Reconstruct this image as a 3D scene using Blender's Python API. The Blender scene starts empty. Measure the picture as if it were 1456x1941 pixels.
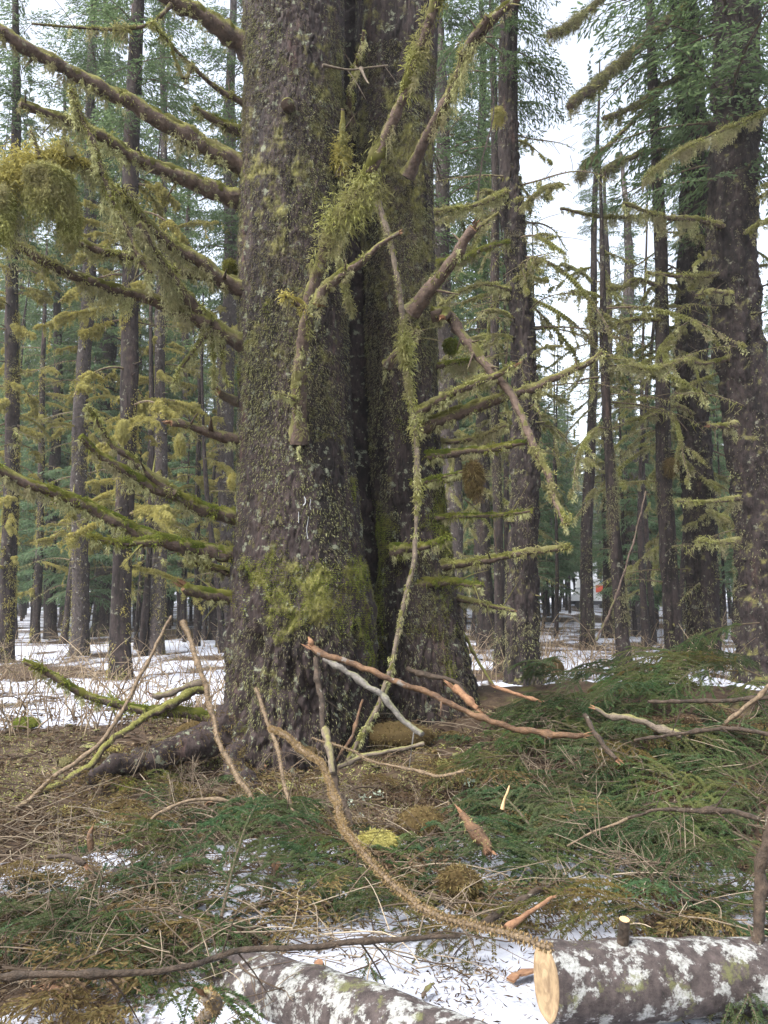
import bpy, math, random
import numpy as np
from mathutils import Vector, Matrix

# ------------------------------------------------------------------ camera, sky, sun, exposure
scene = bpy.context.scene
COL = scene.collection
F = 1514.0                      # focal length in photo pixels (1456 x 1941)
CAMZ = 1.6
PITCH = math.radians(5.6)
cam_d = bpy.data.cameras.new('camera')
cam = bpy.data.objects.new('camera', cam_d); COL.objects.link(cam)
cam.location = (0, 0, CAMZ); cam.rotation_euler = (math.pi/2 + PITCH, 0, 0)
cam_d.sensor_fit = 'VERTICAL'; cam_d.sensor_height = 24.0; cam_d.lens = F*24.0/1941.0
cam_d.clip_start = 0.05; cam_d.clip_end = 2000
scene.camera = cam

world = bpy.data.worlds.new('World'); scene.world = world; world.use_nodes = True
wn = world.node_tree.nodes; wl = world.node_tree.links
bg = wn['Background']
SUN_EL, SUN_ROT = math.radians(52), math.radians(228)
sky = wn.new('ShaderNodeTexSky'); sky.sky_type = 'NISHITA'; sky.sun_disc = False
sky.sun_elevation = SUN_EL; sky.sun_rotation = SUN_ROT
sky.air_density = 1.0; sky.dust_density = 4.0; sky.ozone_density = 1.0
hs = wn.new('ShaderNodeHueSaturation'); hs.inputs['Saturation'].default_value = 0.42
wl.new(sky.outputs[0], hs.inputs['Color']); wl.new(hs.outputs[0], bg.inputs['Color'])
bg.inputs['Strength'].default_value = 0.15

sun_d = bpy.data.lights.new('sun', 'SUN'); sun_d.energy = 1.5; sun_d.angle = math.radians(30)
sun_d.color = (1.0, 0.985, 0.96)
sun = bpy.data.objects.new('sun', sun_d); COL.objects.link(sun)
_sd = Vector((math.sin(SUN_ROT)*math.cos(SUN_EL), math.cos(SUN_ROT)*math.cos(SUN_EL), math.sin(SUN_EL)))
sun.rotation_euler = (-_sd).to_track_quat('-Z', 'Y').to_euler()
sun.location = (0, -10, 30)

vs = scene.view_settings
vs.view_transform = 'Standard'; vs.look = 'None'; vs.gamma = 1.0; vs.use_curve_mapping = False
vs.exposure = 1.85
cy = scene.cycles
cy.max_bounces = 4; cy.diffuse_bounces = 2; cy.glossy_bounces = 2; cy.transmission_bounces = 3
cy.volume_bounces = 1; cy.transparent_max_bounces = 4
cy.caustics_reflective = False; cy.caustics_refractive = False
cy.use_adaptive_sampling = True; cy.adaptive_threshold = 0.012
cy.use_denoising = True
try:
    cy.denoiser = 'OPENIMAGEDENOISE'
except Exception:
    pass

# ------------------------------------------------------------------ maths helpers
RNG = np.random.default_rng(11)
CP, SP = math.cos(PITCH), math.sin(PITCH)

def rays(px, py):
    u = (np.asarray(px, float) - 728.0)/F; v = -(np.asarray(py, float) - 970.5)/F
    return np.stack([u, CP - v*SP, SP + v*CP], -1)

def P(px, py, Y):
    d = rays(px, py)
    return np.array([0, 0, CAMZ]) + d*(np.asarray(Y, float)/d[..., 1])[..., None]

def S(w, Y):                     # pixel width -> metres at distance Y
    return w/F*Y

def _hash(i, j, k, s=0):
    n = (i.astype(np.int64)*374761393 + j.astype(np.int64)*668265263 + k.astype(np.int64)*2147483647 + s*974711) & 0xffffffff
    n = ((n ^ (n >> 13))*1274126177) & 0xffffffff
    n = ((n ^ (n >> 16))*2246822519) & 0xffffffff
    return ((n ^ (n >> 15)) & 0xffffff)/float(0xffffff)

def vnoise(p, s=0):
    p = np.asarray(p, float); i = np.floor(p).astype(np.int64); f = p - i; f = f*f*(3-2*f)
    r = 0
    for dx in (0, 1):
        for dy in (0, 1):
            for dz in (0, 1):
                w = (f[..., 0] if dx else 1-f[..., 0])*(f[..., 1] if dy else 1-f[..., 1])*(f[..., 2] if dz else 1-f[..., 2])
                r = r + w*_hash(i[..., 0]+dx, i[..., 1]+dy, i[..., 2]+dz, s)
    return r

def fbm(p, o=3, s=0):
    a, t, q = .5, 0, np.asarray(p, float)
    for k in range(o):
        t = t + a*(vnoise(q, s+k)-.5)*2; q = q*2.03+7.1; a *= .5
    return t

def voro(p, s=0):
    i = np.floor(p).astype(np.int64)
    f1 = np.full(p.shape[0], 9.); f2 = np.full(p.shape[0], 9.); cid = np.zeros(p.shape[0])
    for dx in (-1, 0, 1):
        for dy in (-1, 0, 1):
            for dz in (-1, 0, 1):
                a, b, c = i[:, 0]+dx, i[:, 1]+dy, i[:, 2]+dz
                q = np.stack([a+_hash(a, b, c, s), b+_hash(a, b, c, s+1), c+_hash(a, b, c, s+2)], -1)
                d = np.sqrt(((p-q)**2).sum(-1)); nw = d < f1
                f2 = np.where(nw, f1, np.minimum(f2, d)); cid = np.where(nw, _hash(a, b, c, s+3), cid); f1 = np.where(nw, d, f1)
    return f1, f2, cid

def nrm(v):
    return v/np.maximum(np.linalg.norm(v, axis=-1, keepdims=True), 1e-9)

def smooth(x, a, b):
    t = np.clip((x-a)/(b-a), 0, 1); return t*t*(3-2*t)

def spline(pts, step=.05, minn=6):
    """Catmull-Rom through control points, resampled evenly; extra columns ride along."""
    p = np.asarray(pts, float); n = len(p)
    if n == 2: p = np.array([p[0], (p[0]+p[1])/2, p[1]]); n = 3
    e = np.vstack([2*p[0]-p[1], p, 2*p[-1]-p[-2]])
    out = []
    for k in range(n-1):
        a, b, c, d = e[k], e[k+1], e[k+2], e[k+3]
        t = np.linspace(0, 1, 12, endpoint=False)[:, None]
        out.append(.5*((2*b)+(-a+c)*t+(2*a-5*b+4*c-d)*t*t+(-a+3*b-3*c+d)*t**3))
    out.append(p[-1:]); q = np.vstack(out)
    L = np.concatenate([[0], np.cumsum(np.linalg.norm(np.diff(q[:, :3], axis=0), axis=1))])
    m = max(minn, int(L[-1]/step)+1)
    s = np.linspace(0, L[-1], m)
    return np.stack([np.interp(s, L, q[:, c]) for c in range(q.shape[1])], -1)

def frames(path):
    T = nrm(np.gradient(path, axis=0)); n = len(path)
    U = np.zeros_like(T); a = np.array([0, 0, 1.]) if abs(T[0, 2]) < .9 else np.array([1., 0, 0])
    u = a - T[0]*a.dot(T[0]); U[0] = u/np.linalg.norm(u)
    for k in range(1, n):
        u = U[k-1]-T[k]*U[k-1].dot(T[k]); U[k] = u/max(np.linalg.norm(u), 1e-9)
    return T, U, np.cross(T, U)

# ------------------------------------------------------------------ mesh collector
class MB:
    def __init__(s):
        s.v = []; s.q = []; s.t3 = []; s.a = []; s.n = 0; s.qm = []; s.tm = []; s.qs = []; s.ts = []
    def add(s, v, quads=None, tris=None, t=0.5, mat=0, sm=False):
        v = np.asarray(v, float).reshape(-1, 3)
        s.v.append(v); s.a.append(np.broadcast_to(np.asarray(t, float), (len(v),)))
        if quads is not None and len(quads):
            q = np.asarray(quads, np.int64).reshape(-1, 4)+s.n; s.q.append(q)
            s.qm.append(np.full(len(q), mat)); s.qs.append(np.full(len(q), sm))
        if tris is not None and len(tris):
            q = np.asarray(tris, np.int64).reshape(-1, 3)+s.n; s.t3.append(q)
            s.tm.append(np.full(len(q), mat)); s.ts.append(np.full(len(q), sm))
        s.n += len(v)
    def mesh(s, name, mats):
        me = bpy.data.meshes.new(name)
        if not s.n: return me
        v = np.vstack(s.v); q = np.vstack(s.q) if s.q else np.zeros((0, 4), np.int64)
        t = np.vstack(s.t3) if s.t3 else np.zeros((0, 3), np.int64)
        nq, nt = len(q), len(t)
        me.vertices.add(len(v)); me.vertices.foreach_set('co', v.astype(np.float32).ravel())
        me.loops.add(nq*4+nt*3)
        me.loops.foreach_set('vertex_index', np.concatenate([q.ravel(), t.ravel()]).astype(np.int32))
        me.polygons.add(nq+nt)
        st = np.concatenate([np.arange(nq)*4, nq*4+np.arange(nt)*3]).astype(np.int32)
        me.polygons.foreach_set('loop_start', st)
        me.polygons.foreach_set('material_index', np.concatenate(s.qm+s.tm).astype(np.int32))
        me.polygons.foreach_set('use_smooth', np.concatenate(s.qs+s.ts).astype(bool))
        at = me.attributes.new('t', 'FLOAT', 'POINT'); at.data.foreach_set('value', np.concatenate(s.a).astype(np.float32))
        for m in (mats if isinstance(mats, (list, tuple)) else [mats]): me.materials.append(m)
        me.update(calc_edges=True); me.validate()
        return me
    # -- shapes
    def tube(s, path, rad, seg=8, t=.5, mat=0, cap=True, rough=0., seed=0, capmat=None, scale=9.):
        path = np.asarray(path, float); rad = np.broadcast_to(np.asarray(rad, float), (len(path),))
        T, U, W = frames(path); th = np.linspace(0, 2*np.pi, seg, endpoint=False)
        D = U[:, None]*np.cos(th)[None, :, None]+W[:, None]*np.sin(th)[None, :, None]
        V = path[:, None]+D*rad[:, None, None]
        if rough:
            k = 1+rough*fbm(V*scale, 2, seed)*2
            V = path[:, None]+D*(rad[:, None]*k)[..., None]
        n = len(path); i = np.arange(n-1)[:, None]*seg; j = np.arange(seg)[None]; j2 = (j+1) % seg
        Q = np.stack([i+j, i+j2, i+seg+j2, i+seg+j], -1).reshape(-1, 4)
        s.add(V, Q, t=t, mat=mat, sm=True)
        if cap:
            for e, sg in ((0, -1), (n-1, 1)):
                c = path[e]+T[e]*sg*rad[e]*.25
                jj = np.arange(seg)
                ring = V[e]
                tr = np.stack([np.full(seg, seg), jj, (jj+1) % seg], -1) if sg > 0 else np.stack([np.full(seg, seg), (jj+1) % seg, jj], -1)
                s.add(np.vstack([ring, c]), tris=tr, t=t, mat=mat if capmat is None else capmat)
        return V, D
    def blades(s, root, d, L, w, droop=0., t=None, mat=0, seed=None):
        """Little kite-shaped leaves: root, direction, length, width."""
        g = RNG; m = len(root)
        if m == 0: return
        L = np.broadcast_to(np.asarray(L, float), (m,))[:, None]; w = np.broadcast_to(np.asarray(w, float), (m,))[:, None]
        d = nrm(d); side = nrm(np.cross(d, g.normal(size=(m, 3))))
        dr = np.broadcast_to(np.asarray(droop, float), (m,))[:, None]*np.array([0, 0, -1.])
        mid = root+d*L*.5+dr*L*.18; tip = root+d*L+dr*L*.7
        V = np.stack([root, mid+side*w*.5, tip, mid-side*w*.5], 1).reshape(-1, 3)
        tt = g.random(m) if t is None else np.broadcast_to(np.asarray(t, float), (m,))
        s.add(V, np.arange(4*m).reshape(-1, 4), t=np.repeat(tt, 4), mat=mat)
    def lumps(s, c, r, n, stretch=(1, 1, 1.15), mat=0, bl=(.5, 1.1), w=.009, droop=.6, t=None):
        """matted cushions: n short shoots round each centre"""
        g = RNG; k = np.repeat(np.arange(len(c)), n); m = len(k)
        if m == 0: return
        d = nrm(g.normal(size=(m, 3))); rr = np.asarray(r)[k]
        p = c[k]+d*(rr*g.uniform(.25, 1., m))[:, None]*np.array(stretch)
        base = g.random(len(c))*.5 if t is None else np.broadcast_to(t, (len(c),))
        s.blades(p, d+g.normal(size=(m, 3))*.8, np.clip(rr, .012, .06)*g.uniform(bl[0], bl[1], m), w*g.uniform(.55, 1.2, m), droop*g.uniform(.2, 1.6, m), t=np.clip(base[k]+g.random(m)*.55, 0, 1), mat=mat)
    def beards(s, root, L, r, n, mat=0, w=.007, bl=(.015, .042)):
        """ragged hanging tufts that narrow downwards"""
        g = RNG; k = np.repeat(np.arange(len(root)), n); m = len(k)
        if m == 0: return
        q = g.random(m)**.85; a = g.random(m)*6.283; LL = np.asarray(L)[k]; rr = np.asarray(r)[k]
        sway = g.normal(size=(len(root), 3))*[.18, .18, 0]
        off = np.stack([np.cos(a), np.sin(a), 0*a], -1)*(rr*(1-q**1.4)*g.random(m)**.6)[:, None]
        p = root[k]+np.array([0, 0, -1.])*(LL*q)[:, None]+sway[k]*(LL*q*q)[:, None]+off
        base = g.random(len(root))*.55
        s.blades(p, g.normal(size=(m, 3))*[.8, .8, .6]+[0, 0, -.55], g.uniform(bl[0], bl[1], m), w*g.uniform(.5, 1.2, m), g.uniform(0, 1, m), t=np.clip(base[k]+g.random(m)*.5, 0, 1), mat=mat)
    def strands(s, root, L, w, t=None, mat=0, sway=.12, fuzz=0, fl=(.012, .03), fw=.006):
        """Hanging beards: tapering ribbons of three spans."""
        g = RNG; m = len(root)
        if m == 0: return
        L = np.broadcast_to(np.asarray(L, float), (m,))[:, None]; w = np.broadcast_to(np.asarray(w, float), (m,))[:, None]
        a = g.random(m)*6.283; side = np.stack([np.cos(a), np.sin(a), g.normal(size=m)*.2], -1)
        o1 = g.normal(size=(m, 3))*sway*L*[1, 1, .2]; o2 = o1*1.3+g.normal(size=(m, 3))*sway*L*[1, 1, .2]
        dn = np.array([0, 0, -1.])
        p0 = root; p1 = root+dn*L*.35+o1*.5; p2 = root+dn*L*.7+o1; p3 = root+dn*L+o2
        V = np.stack([p0-side*w*.4, p0+side*w*.4, p1-side*w*.5, p1+side*w*.5, p2-side*w*.3, p2+side*w*.3, p3], 1)
        b = np.arange(m)[:, None]*7
        Q = np.concatenate([b+[0, 1, 3, 2], b+[2, 3, 5, 4]]); R = b+[4, 5, 6]
        tt = g.random(m) if t is None else np.broadcast_to(np.asarray(t, float), (m,))
        s.add(V.reshape(-1, 3), Q, R, t=np.repeat(tt, 7), mat=mat)
        if fuzz:                      # side shoots along each beard
            k = np.repeat(np.arange(m), fuzz); q = g.random(len(k))**.8
            c = p0[k]*(1-q)[:, None]+p3[k]*q[:, None]+(o1[k]*.35)*np.sin(q*3.14)[:, None]
            s.blades(c, g.normal(size=(len(k), 3))*[1, 1, .7]+[0, 0, -.3], g.uniform(fl[0], fl[1], len(k))*(1.15-.6*q), fw*g.uniform(.6, 1.2, len(k)), .7, t=np.clip(tt[k]+g.normal(size=len(k))*.15, 0, 1), mat=mat)

def link(name, mesh, parent=None, loc=None):
    o = bpy.data.objects.new(name, mesh); COL.objects.link(o)
    if parent is not None: o.parent = parent
    if loc is not None: o.location = loc
    return o

def empty(name, loc=(0, 0, 0)):
    o = bpy.data.objects.new(name, None); COL.objects.link(o); o.location = loc; o.empty_display_size = .2
    return o

def tag(o, label, cat, group=None):
    o['label'] = label; o['category'] = cat
    if group: o['group'] = group
    return o

# landmarks that tell look-alikes apart by what they lie or stand beside
SPOTS = [(715, 1598, 'by the yellow-green moss cushion'), (958, 1512, 'by the pale upright splinter'), (1310, 1534, 'under the arched dark branch'), (1120, 1580, 'at the pale tip of the arched branch'), (1440, 1680, 'beside the dark limb at the right edge'),
    (1330, 1388, 'under the crooked dark branch'), (1350, 1325, 'along the straight dark pole'), (1430, 1342, 'below the slanting tan pole'), (1130, 1395, 'by the short dark limb in the brush'), (1230, 1368, 'around the brown limb in the brush pile'), (1290, 1255, 'at the top of the right brush pile'),
    (1184, 1742, 'behind the upright stub of the sawn log'), (1000, 1715, 'by the split orange wood'), (865, 1680, 'beside the round brown clump'), (900, 1575, 'by the reddish bark chunk'), (300, 1680, 'around the short whitish log'), (170, 1590, 'by the small reddish stub at left'), (110, 1830, 'at the left end of the long dark branch'),
    (450, 1800, 'along the middle of the long dark branch'), (370, 1520, 'by the pale bent stick'), (655, 1550, 'at the foot of the dark upright limb'), (40, 1690, 'at the left edge of the slash'), (1040, 1300, 'at the left end of the right brush pile'), (780, 1705, 'along the long spiny stem'), (1360, 1760, 'over the right part of the sawn log'),
    (1250, 1640, 'midway between the arched branch and the sawn log'), (1110, 1470, 'below the brown moss tuft'), (520, 1560, 'around the knobbly tan stem'), (430, 1640, 'between the whitish log and the spiny stems'), (250, 1760, 'above the left half of the long branch'), (1400, 1460, 'between the crooked and the arched branch'), (1190, 1450, 'behind the arched branch'), (160, 1430, 'by the long tan pole'), (330, 1400, 'on the mossy root left of the trunk')]
TRUNKS = [(20, 'golden-mossed trunk at the left edge'), (95, 'dark straight trunk'), (147, 'pale speckled trunk'), (231, 'moss-sleeved spruce'), (300, 'mossy trunk left of the giant'), (345, 'slim trunk left of the giant'), (428, 'grey lichened trunk'), (600, 'left stem of the giant'), (790, 'right stem of the giant'), (918, 'dim trunk beside the giant'), (1000, 'straight grey spruce'), (1115, 'yellow-mossed tree'), (1204, 'tagged spruce'), (1272, 'slender dark pole'), (1335, 'stout mossy-footed spruce'), (1440, 'massive right-edge trunk')]
def by_spot(px, py): return min(SPOTS, key=lambda q: (q[0]-px)**2+(1.5*(q[1]-py))**2)[2]
def by_trunk(ux): return min(TRUNKS, key=lambda q: abs(q[0]-728-ux*F))[1]

# ------------------------------------------------------------------ materials
def newmat(name):
    m = bpy.data.materials.new(name); m.use_nodes = True
    nt = m.node_tree; nt.nodes.clear()
    out = nt.nodes.new('ShaderNodeOutputMaterial')
    return m, nt, nt.nodes, nt.links, out

def ramp(N, stops, interp='LINEAR'):
    r = N.new('ShaderNodeValToRGB'); e = r.color_ramp.elements; r.color_ramp.interpolation = interp
    while len(e) > 1: e.remove(e[-1])
    e[0].position = stops[0][0]; e[0].color = (*stops[0][1], 1)
    for p, c in stops[1:]:
        k = e.new(p); k.color = (*c, 1)
    return r

def noise(N, Lk, scale, detail=4, rough=.6, stretch=None, coord='Object'):
    tc = N.new('ShaderNodeTexCoord'); n = N.new('ShaderNodeTexNoise')
    n.inputs['Scale'].default_value = scale; n.inputs['Detail'].default_value = detail; n.inputs['Roughness'].default_value = rough
    src = tc.outputs[coord]
    if stretch:
        mp = N.new('ShaderNodeMapping'); mp.inputs['Scale'].default_value = stretch
        Lk.new(src, mp.inputs['Vector']); src = mp.outputs[0]
    Lk.new(src, n.inputs['Vector'])
    return n

def mix(N, Lk, a, b, fac):
    m = N.new('ShaderNodeMix'); m.data_type = 'RGBA'
    for sk, v in ((m.inputs[6], a), (m.inputs[7], b)):
        if isinstance(v, tuple): sk.default_value = (*v, 1)
        else: Lk.new(v, sk)
    if isinstance(fac, float): m.inputs[0].default_value = fac
    else: Lk.new(fac, m.inputs[0])
    return m.outputs[2]

def attr(N, name='t'):
    a = N.new('ShaderNodeAttribute'); a.attribute_name = name; return a.outputs['Fac']

def leaf_mat(name, stops, patch=None, transl=.3, pscale=3., tint=None):
    """Moss and needles: colour by a per-blade value, patches by position, part translucent."""
    m, nt, N, Lk, out = newmat(name)
    c = ramp(N, stops); Lk.new(attr(N), c.inputs[0]); colr = c.outputs[0]
    if patch:
        n = noise(N, Lk, pscale, 3); r = ramp(N, [(.42, (0, 0, 0)), (.62, (1, 1, 1))]); Lk.new(n.outputs[0], r.inputs[0])
        colr = mix(N, Lk, colr, patch, r.outputs[0])
    if tint:                       # each bough has its own cast: fresh, bluish or browning
        oi = N.new('ShaderNodeObjectInfo'); rt = ramp(N, tint); Lk.new(oi.outputs['Random'], rt.inputs[0])
        mm = N.new('ShaderNodeMix'); mm.data_type = 'RGBA'; mm.blend_type = 'MULTIPLY'; mm.inputs[0].default_value = 1.; Lk.new(colr, mm.inputs[6]); Lk.new(rt.outputs[0], mm.inputs[7]); colr = mm.outputs[2]
    d = N.new('ShaderNodeBsdfDiffuse'); d.inputs['Roughness'].default_value = 1.0; t = N.new('ShaderNodeBsdfTranslucent')
    Lk.new(colr, d.inputs[0]); Lk.new(colr, t.inputs[0])
    mx = N.new('ShaderNodeMixShader'); mx.inputs[0].default_value = transl
    Lk.new(d.outputs[0], mx.inputs[1]); Lk.new(t.outputs[0], mx.inputs[2]); Lk.new(mx.outputs[0], out.inputs[0])
    return m

def wood_mat(name, c1, c2, scale=12, stretch=None, mossc=None, moss_up=.3, lich=None, bump=.5, rough=.9, use_attr=False, lich_at=.6, bscale=40, streak=False):
    m, nt, N, Lk, out = newmat(name)
    n = noise(N, Lk, scale, 6, .65, stretch); r = ramp(N, [(.32, c1), (.68, c2)]); Lk.new(n.outputs[0], r.inputs[0])
    colr = r.outputs[0]
    if streak:                     # wet runs and weathered strips down the bark
        ns = noise(N, Lk, 5, 5, .65, (1, 1, .12)); rs = ramp(N, [(.40, (.35, .33, .32)), (.50, (1, 1, 1)), (.60, (1.0, 1.0, 1.0)), (.70, (1.9, 1.6, 1.45))]); Lk.new(ns.outputs[0], rs.inputs[0])
        mm = N.new('ShaderNodeMix'); mm.data_type = 'RGBA'; mm.blend_type = 'MULTIPLY'; mm.inputs[0].default_value = 1.; Lk.new(colr, mm.inputs[6]); Lk.new(rs.outputs[0], mm.inputs[7]); colr = mm.outputs[2]
    if lich:
        n2 = noise(N, Lk, scale*.45, 6, .7); r2 = ramp(N, [(lich_at, (0, 0, 0)), (lich_at+.04, (1, 1, 1))]); Lk.new(n2.outputs[0], r2.inputs[0])
        colr = mix(N, Lk, colr, lich, r2.outputs[0])
    if mossc:
        n3 = noise(N, Lk, 6, 5, .7)
        ad = N.new('ShaderNodeMath'); ad.operation = 'ADD'
        if use_attr:
            Lk.new(attr(N), ad.inputs[0])
        else:
            g = N.new('ShaderNodeNewGeometry'); sx = N.new('ShaderNodeSeparateXYZ'); Lk.new(g.outputs['Normal'], sx.inputs[0])
            ml = N.new('ShaderNodeMath'); ml.operation = 'MULTIPLY'; ml.inputs[1].default_value = .35; Lk.new(sx.outputs[2], ml.inputs[0])
            Lk.new(ml.outputs[0], ad.inputs[0])
        Lk.new(n3.outputs[0], ad.inputs[1])
        r3 = ramp(N, [(.5+moss_up*.4, (0, 0, 0)), (.68+moss_up*.4, (1, 1, 1))]); Lk.new(ad.outputs[0], r3.inputs[0])
        n4 = noise(N, Lk, 45, 3); mc = ramp(N, [(.3, tuple(x*.55 for x in mossc)), (.7, mossc)]); Lk.new(n4.outputs[0], mc.inputs[0])
        colr = mix(N, Lk, colr, mc.outputs[0], r3.outputs[0])
    b = N.new('ShaderNodeBsdfPrincipled'); b.inputs['Roughness'].default_value = rough
    b.inputs['Specular IOR Level'].default_value = .25
    Lk.new(colr, b.inputs['Base Color'])
    if bump:
        nb = noise(N, Lk, bscale, 6, .7, stretch); bp = N.new('ShaderNodeBump'); bp.inputs['Strength'].default_value = bump; bp.inputs['Distance'].default_value = .02
        Lk.new(nb.outputs[0], bp.inputs['Height']); Lk.new(bp.outputs[0], b.inputs['Normal'])
    Lk.new(b.outputs[0], out.inputs[0])
    return m

M = {}
OLIVE = (.20, .19, .055)
M['bark_big'] = wood_mat('spruce_bark', (.0095, .0068, .0064), (.054, .038, .035), 30, (1, 1, .4), OLIVE, .46, (.15, .16, .11), .7, .8, True, .58, 34, True)
M['bark_far'] = wood_mat('spruce_bark_far', (.0095, .0072, .0068), (.050, .037, .034), 18, (1, 1, .5), (.17, .16, .05), .28, (.13, .13, .095), 1., .9, False, .60, 34, True)
M['bark_pale'] = wood_mat('pale_bark', (.024, .019, .018), (.095, .078, .073), 18, (1, 1, .6), (.21, .19, .06), .32, (.30, .29, .25), 1., .9, False, .60, 34)
M['branch'] = wood_mat('mossy_branch', (.045, .032, .026), (.14, .10, .078), 20, None, (.19, .185, .05), -.02, (.20, .20, .13), 1.)
M['branch_bare'] = wood_mat('bare_branch', (.055, .038, .03), (.16, .115, .09), 20, None, (.17, .17, .06), .35, None, .7)
M['dead_wood'] = wood_mat('dead_wood', (.07, .055, .042), (.18, .145, .11), 24, None, (.2, .19, .07), .45, None, .7)
M['torn_wood'] = wood_mat('torn_wood', (.12, .06, .036), (.27, .155, .085), 34, None, None, 0, None, .6)
M['peeled'] = wood_mat('peeled_wood', (.048, .027, .016), (.17, .098, .052), 16, None, None, 0, (.16, .145, .13), .9, .45, False, .58)
M['grey_stick'] = wood_mat('grey_stick', (.075, .068, .06), (.20, .185, .165), 26, None, (.2, .2, .1), .5, None, .7)
M['dark_stick'] = wood_mat('dark_stick', (.018, .013, .009), (.082, .058, .040), 26, None, None, 0, (.24, .23, .18), 1., .5, False, .63)
M['tan_stem'] = wood_mat('tan_stem', (.055, .040, .027), (.21, .155, .10), 45, None, None, 0, None, .5)
M['spine'] = leaf_mat('spines', [(0, (.16, .105, .05)), (1, (.34, .25, .13))], None, .15)
M['log'] = wood_mat('alder_bark', (.045, .032, .030), (.14, .105, .10), 34, None, None, 0, (.42, .43, .41), .9, .8, False, .505)
def log_mat():
    m, nt, N, Lk, out = newmat('alder_bark')
    n = noise(N, Lk, 26, 8, .7); r = ramp(N, [(.3, (.022, .018, .017)), (.7, (.10, .08, .075))]); Lk.new(n.outputs[0], r.inputs[0])
    a = noise(N, Lk, 11, 8, .72); ra = ramp(N, [(.50, (0, 0, 0)), (.55, (.8, .8, .8)), (.68, (1, 1, 1))]); Lk.new(a.outputs[0], ra.inputs[0])
    c = noise(N, Lk, 60, 6, .75); rc = ramp(N, [(.36, (.10, .09, .08)), (.46, (.30, .305, .285)), (.66, (.47, .48, .46))]); Lk.new(c.outputs[0], rc.inputs[0])
    c1 = mix(N, Lk, r.outputs[0], rc.outputs[0], ra.outputs[0])
    e = noise(N, Lk, 7, 6, .7, (1, 1, 1)); re = ramp(N, [(.60, (0, 0, 0)), (.66, (.8, .8, .8))]); Lk.new(e.outputs[0], re.inputs[0])
    c2 = mix(N, Lk, c1, (.12, .125, .05), re.outputs[0])
    b = N.new('ShaderNodeBsdfPrincipled'); b.inputs['Roughness'].default_value = .8; b.inputs['Specular IOR Level'].default_value = .2; Lk.new(c2, b.inputs['Base Color'])
    nb = noise(N, Lk, 45, 8, .75); bp = N.new('ShaderNodeBump'); bp.inputs['Strength'].default_value = .9; bp.inputs['Distance'].default_value = .015
    Lk.new(nb.outputs[0], bp.inputs['Height']); Lk.new(bp.outputs[0], b.inputs['Normal']); Lk.new(b.outputs[0], out.inputs[0])
    return m
M['log'] = log_mat()
M['cut'] = wood_mat('cut_wood', (.34, .22, .11), (.50, .35, .19), 18, (4, 1, 1), None, 0, None, .3)
M['cut_rings'] = leaf_mat('cut_rings', [(0, (.24, .175, .105)), (1, (.33, .245, .15))], (.19, .135, .085), 0., 20.)
M['moss'] = leaf_mat('olive_moss', [(0, (.11, .11, .032)), (.5, (.32, .325, .10)), (1, (.55, .56, .26))], (.27, .25, .12), .35, 2.5)
M['moss_bark'] = leaf_mat('bark_moss', [(0, (.09, .09, .045)), (.5, (.23, .23, .11)), (1, (.40, .40, .21))], (.17, .15, .095), .3, 2.)
M['moss_green'] = leaf_mat('green_moss', [(0, (.07, .09, .018)), (.6, (.18, .21, .04)), (1, (.32, .36, .08))], (.18, .175, .045), .35, 5.)
M['moss_gold'] = leaf_mat('golden_moss', [(0, (.18, .15, .035)), (.5, (.40, .35, .10)), (1, (.60, .55, .22))], (.32, .30, .11), .35, 1.2)
M['moss_dark'] = leaf_mat('brown_moss', [(0, (.07, .05, .025)), (.5, (.14, .10, .045)), (1, (.23, .19, .08))], None, .3)
M['beard'] = leaf_mat('beard_lichen', [(0, (.16, .155, .065)), (.5, (.41, .41, .20)), (1, (.63, .63, .36))], (.32, .29, .17), .35, 2.)
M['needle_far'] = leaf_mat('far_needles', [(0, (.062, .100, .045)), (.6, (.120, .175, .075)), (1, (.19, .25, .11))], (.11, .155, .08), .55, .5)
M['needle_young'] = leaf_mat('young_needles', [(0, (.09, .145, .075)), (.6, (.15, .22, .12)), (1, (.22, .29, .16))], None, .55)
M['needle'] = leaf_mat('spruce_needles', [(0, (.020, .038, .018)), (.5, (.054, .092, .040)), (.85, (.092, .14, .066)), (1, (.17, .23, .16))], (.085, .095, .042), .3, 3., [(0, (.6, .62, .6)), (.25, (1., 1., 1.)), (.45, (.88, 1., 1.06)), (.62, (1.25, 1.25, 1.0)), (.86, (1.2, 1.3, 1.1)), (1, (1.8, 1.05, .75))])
M['litter'] = leaf_mat('litter', [(0, (.026, .018, .012)), (.5, (.075, .050, .032)), (.85, (.16, .115, .07)), (1, (.25, .20, .13))], None, .05)
M['twig'] = leaf_mat('twigs', [(0, (.038, .028, .022)), (.5, (.13, .10, .073)), (1, (.31, .26, .19))], None, 0.)
M['bramble'] = leaf_mat('brambles', [(0, (.09, .065, .045)), (.5, (.22, .165, .11)), (1, (.36, .29, .20))], None, 0.)
M['lichen'] = leaf_mat('leaf_lichen', [(0, (.40, .48, .38)), (1, (.65, .72, .60))], None, .2)
M['resin'] = leaf_mat('resin', [(0, (.45, .47, .48)), (1, (.6, .6, .62))], None, 0.)

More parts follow.
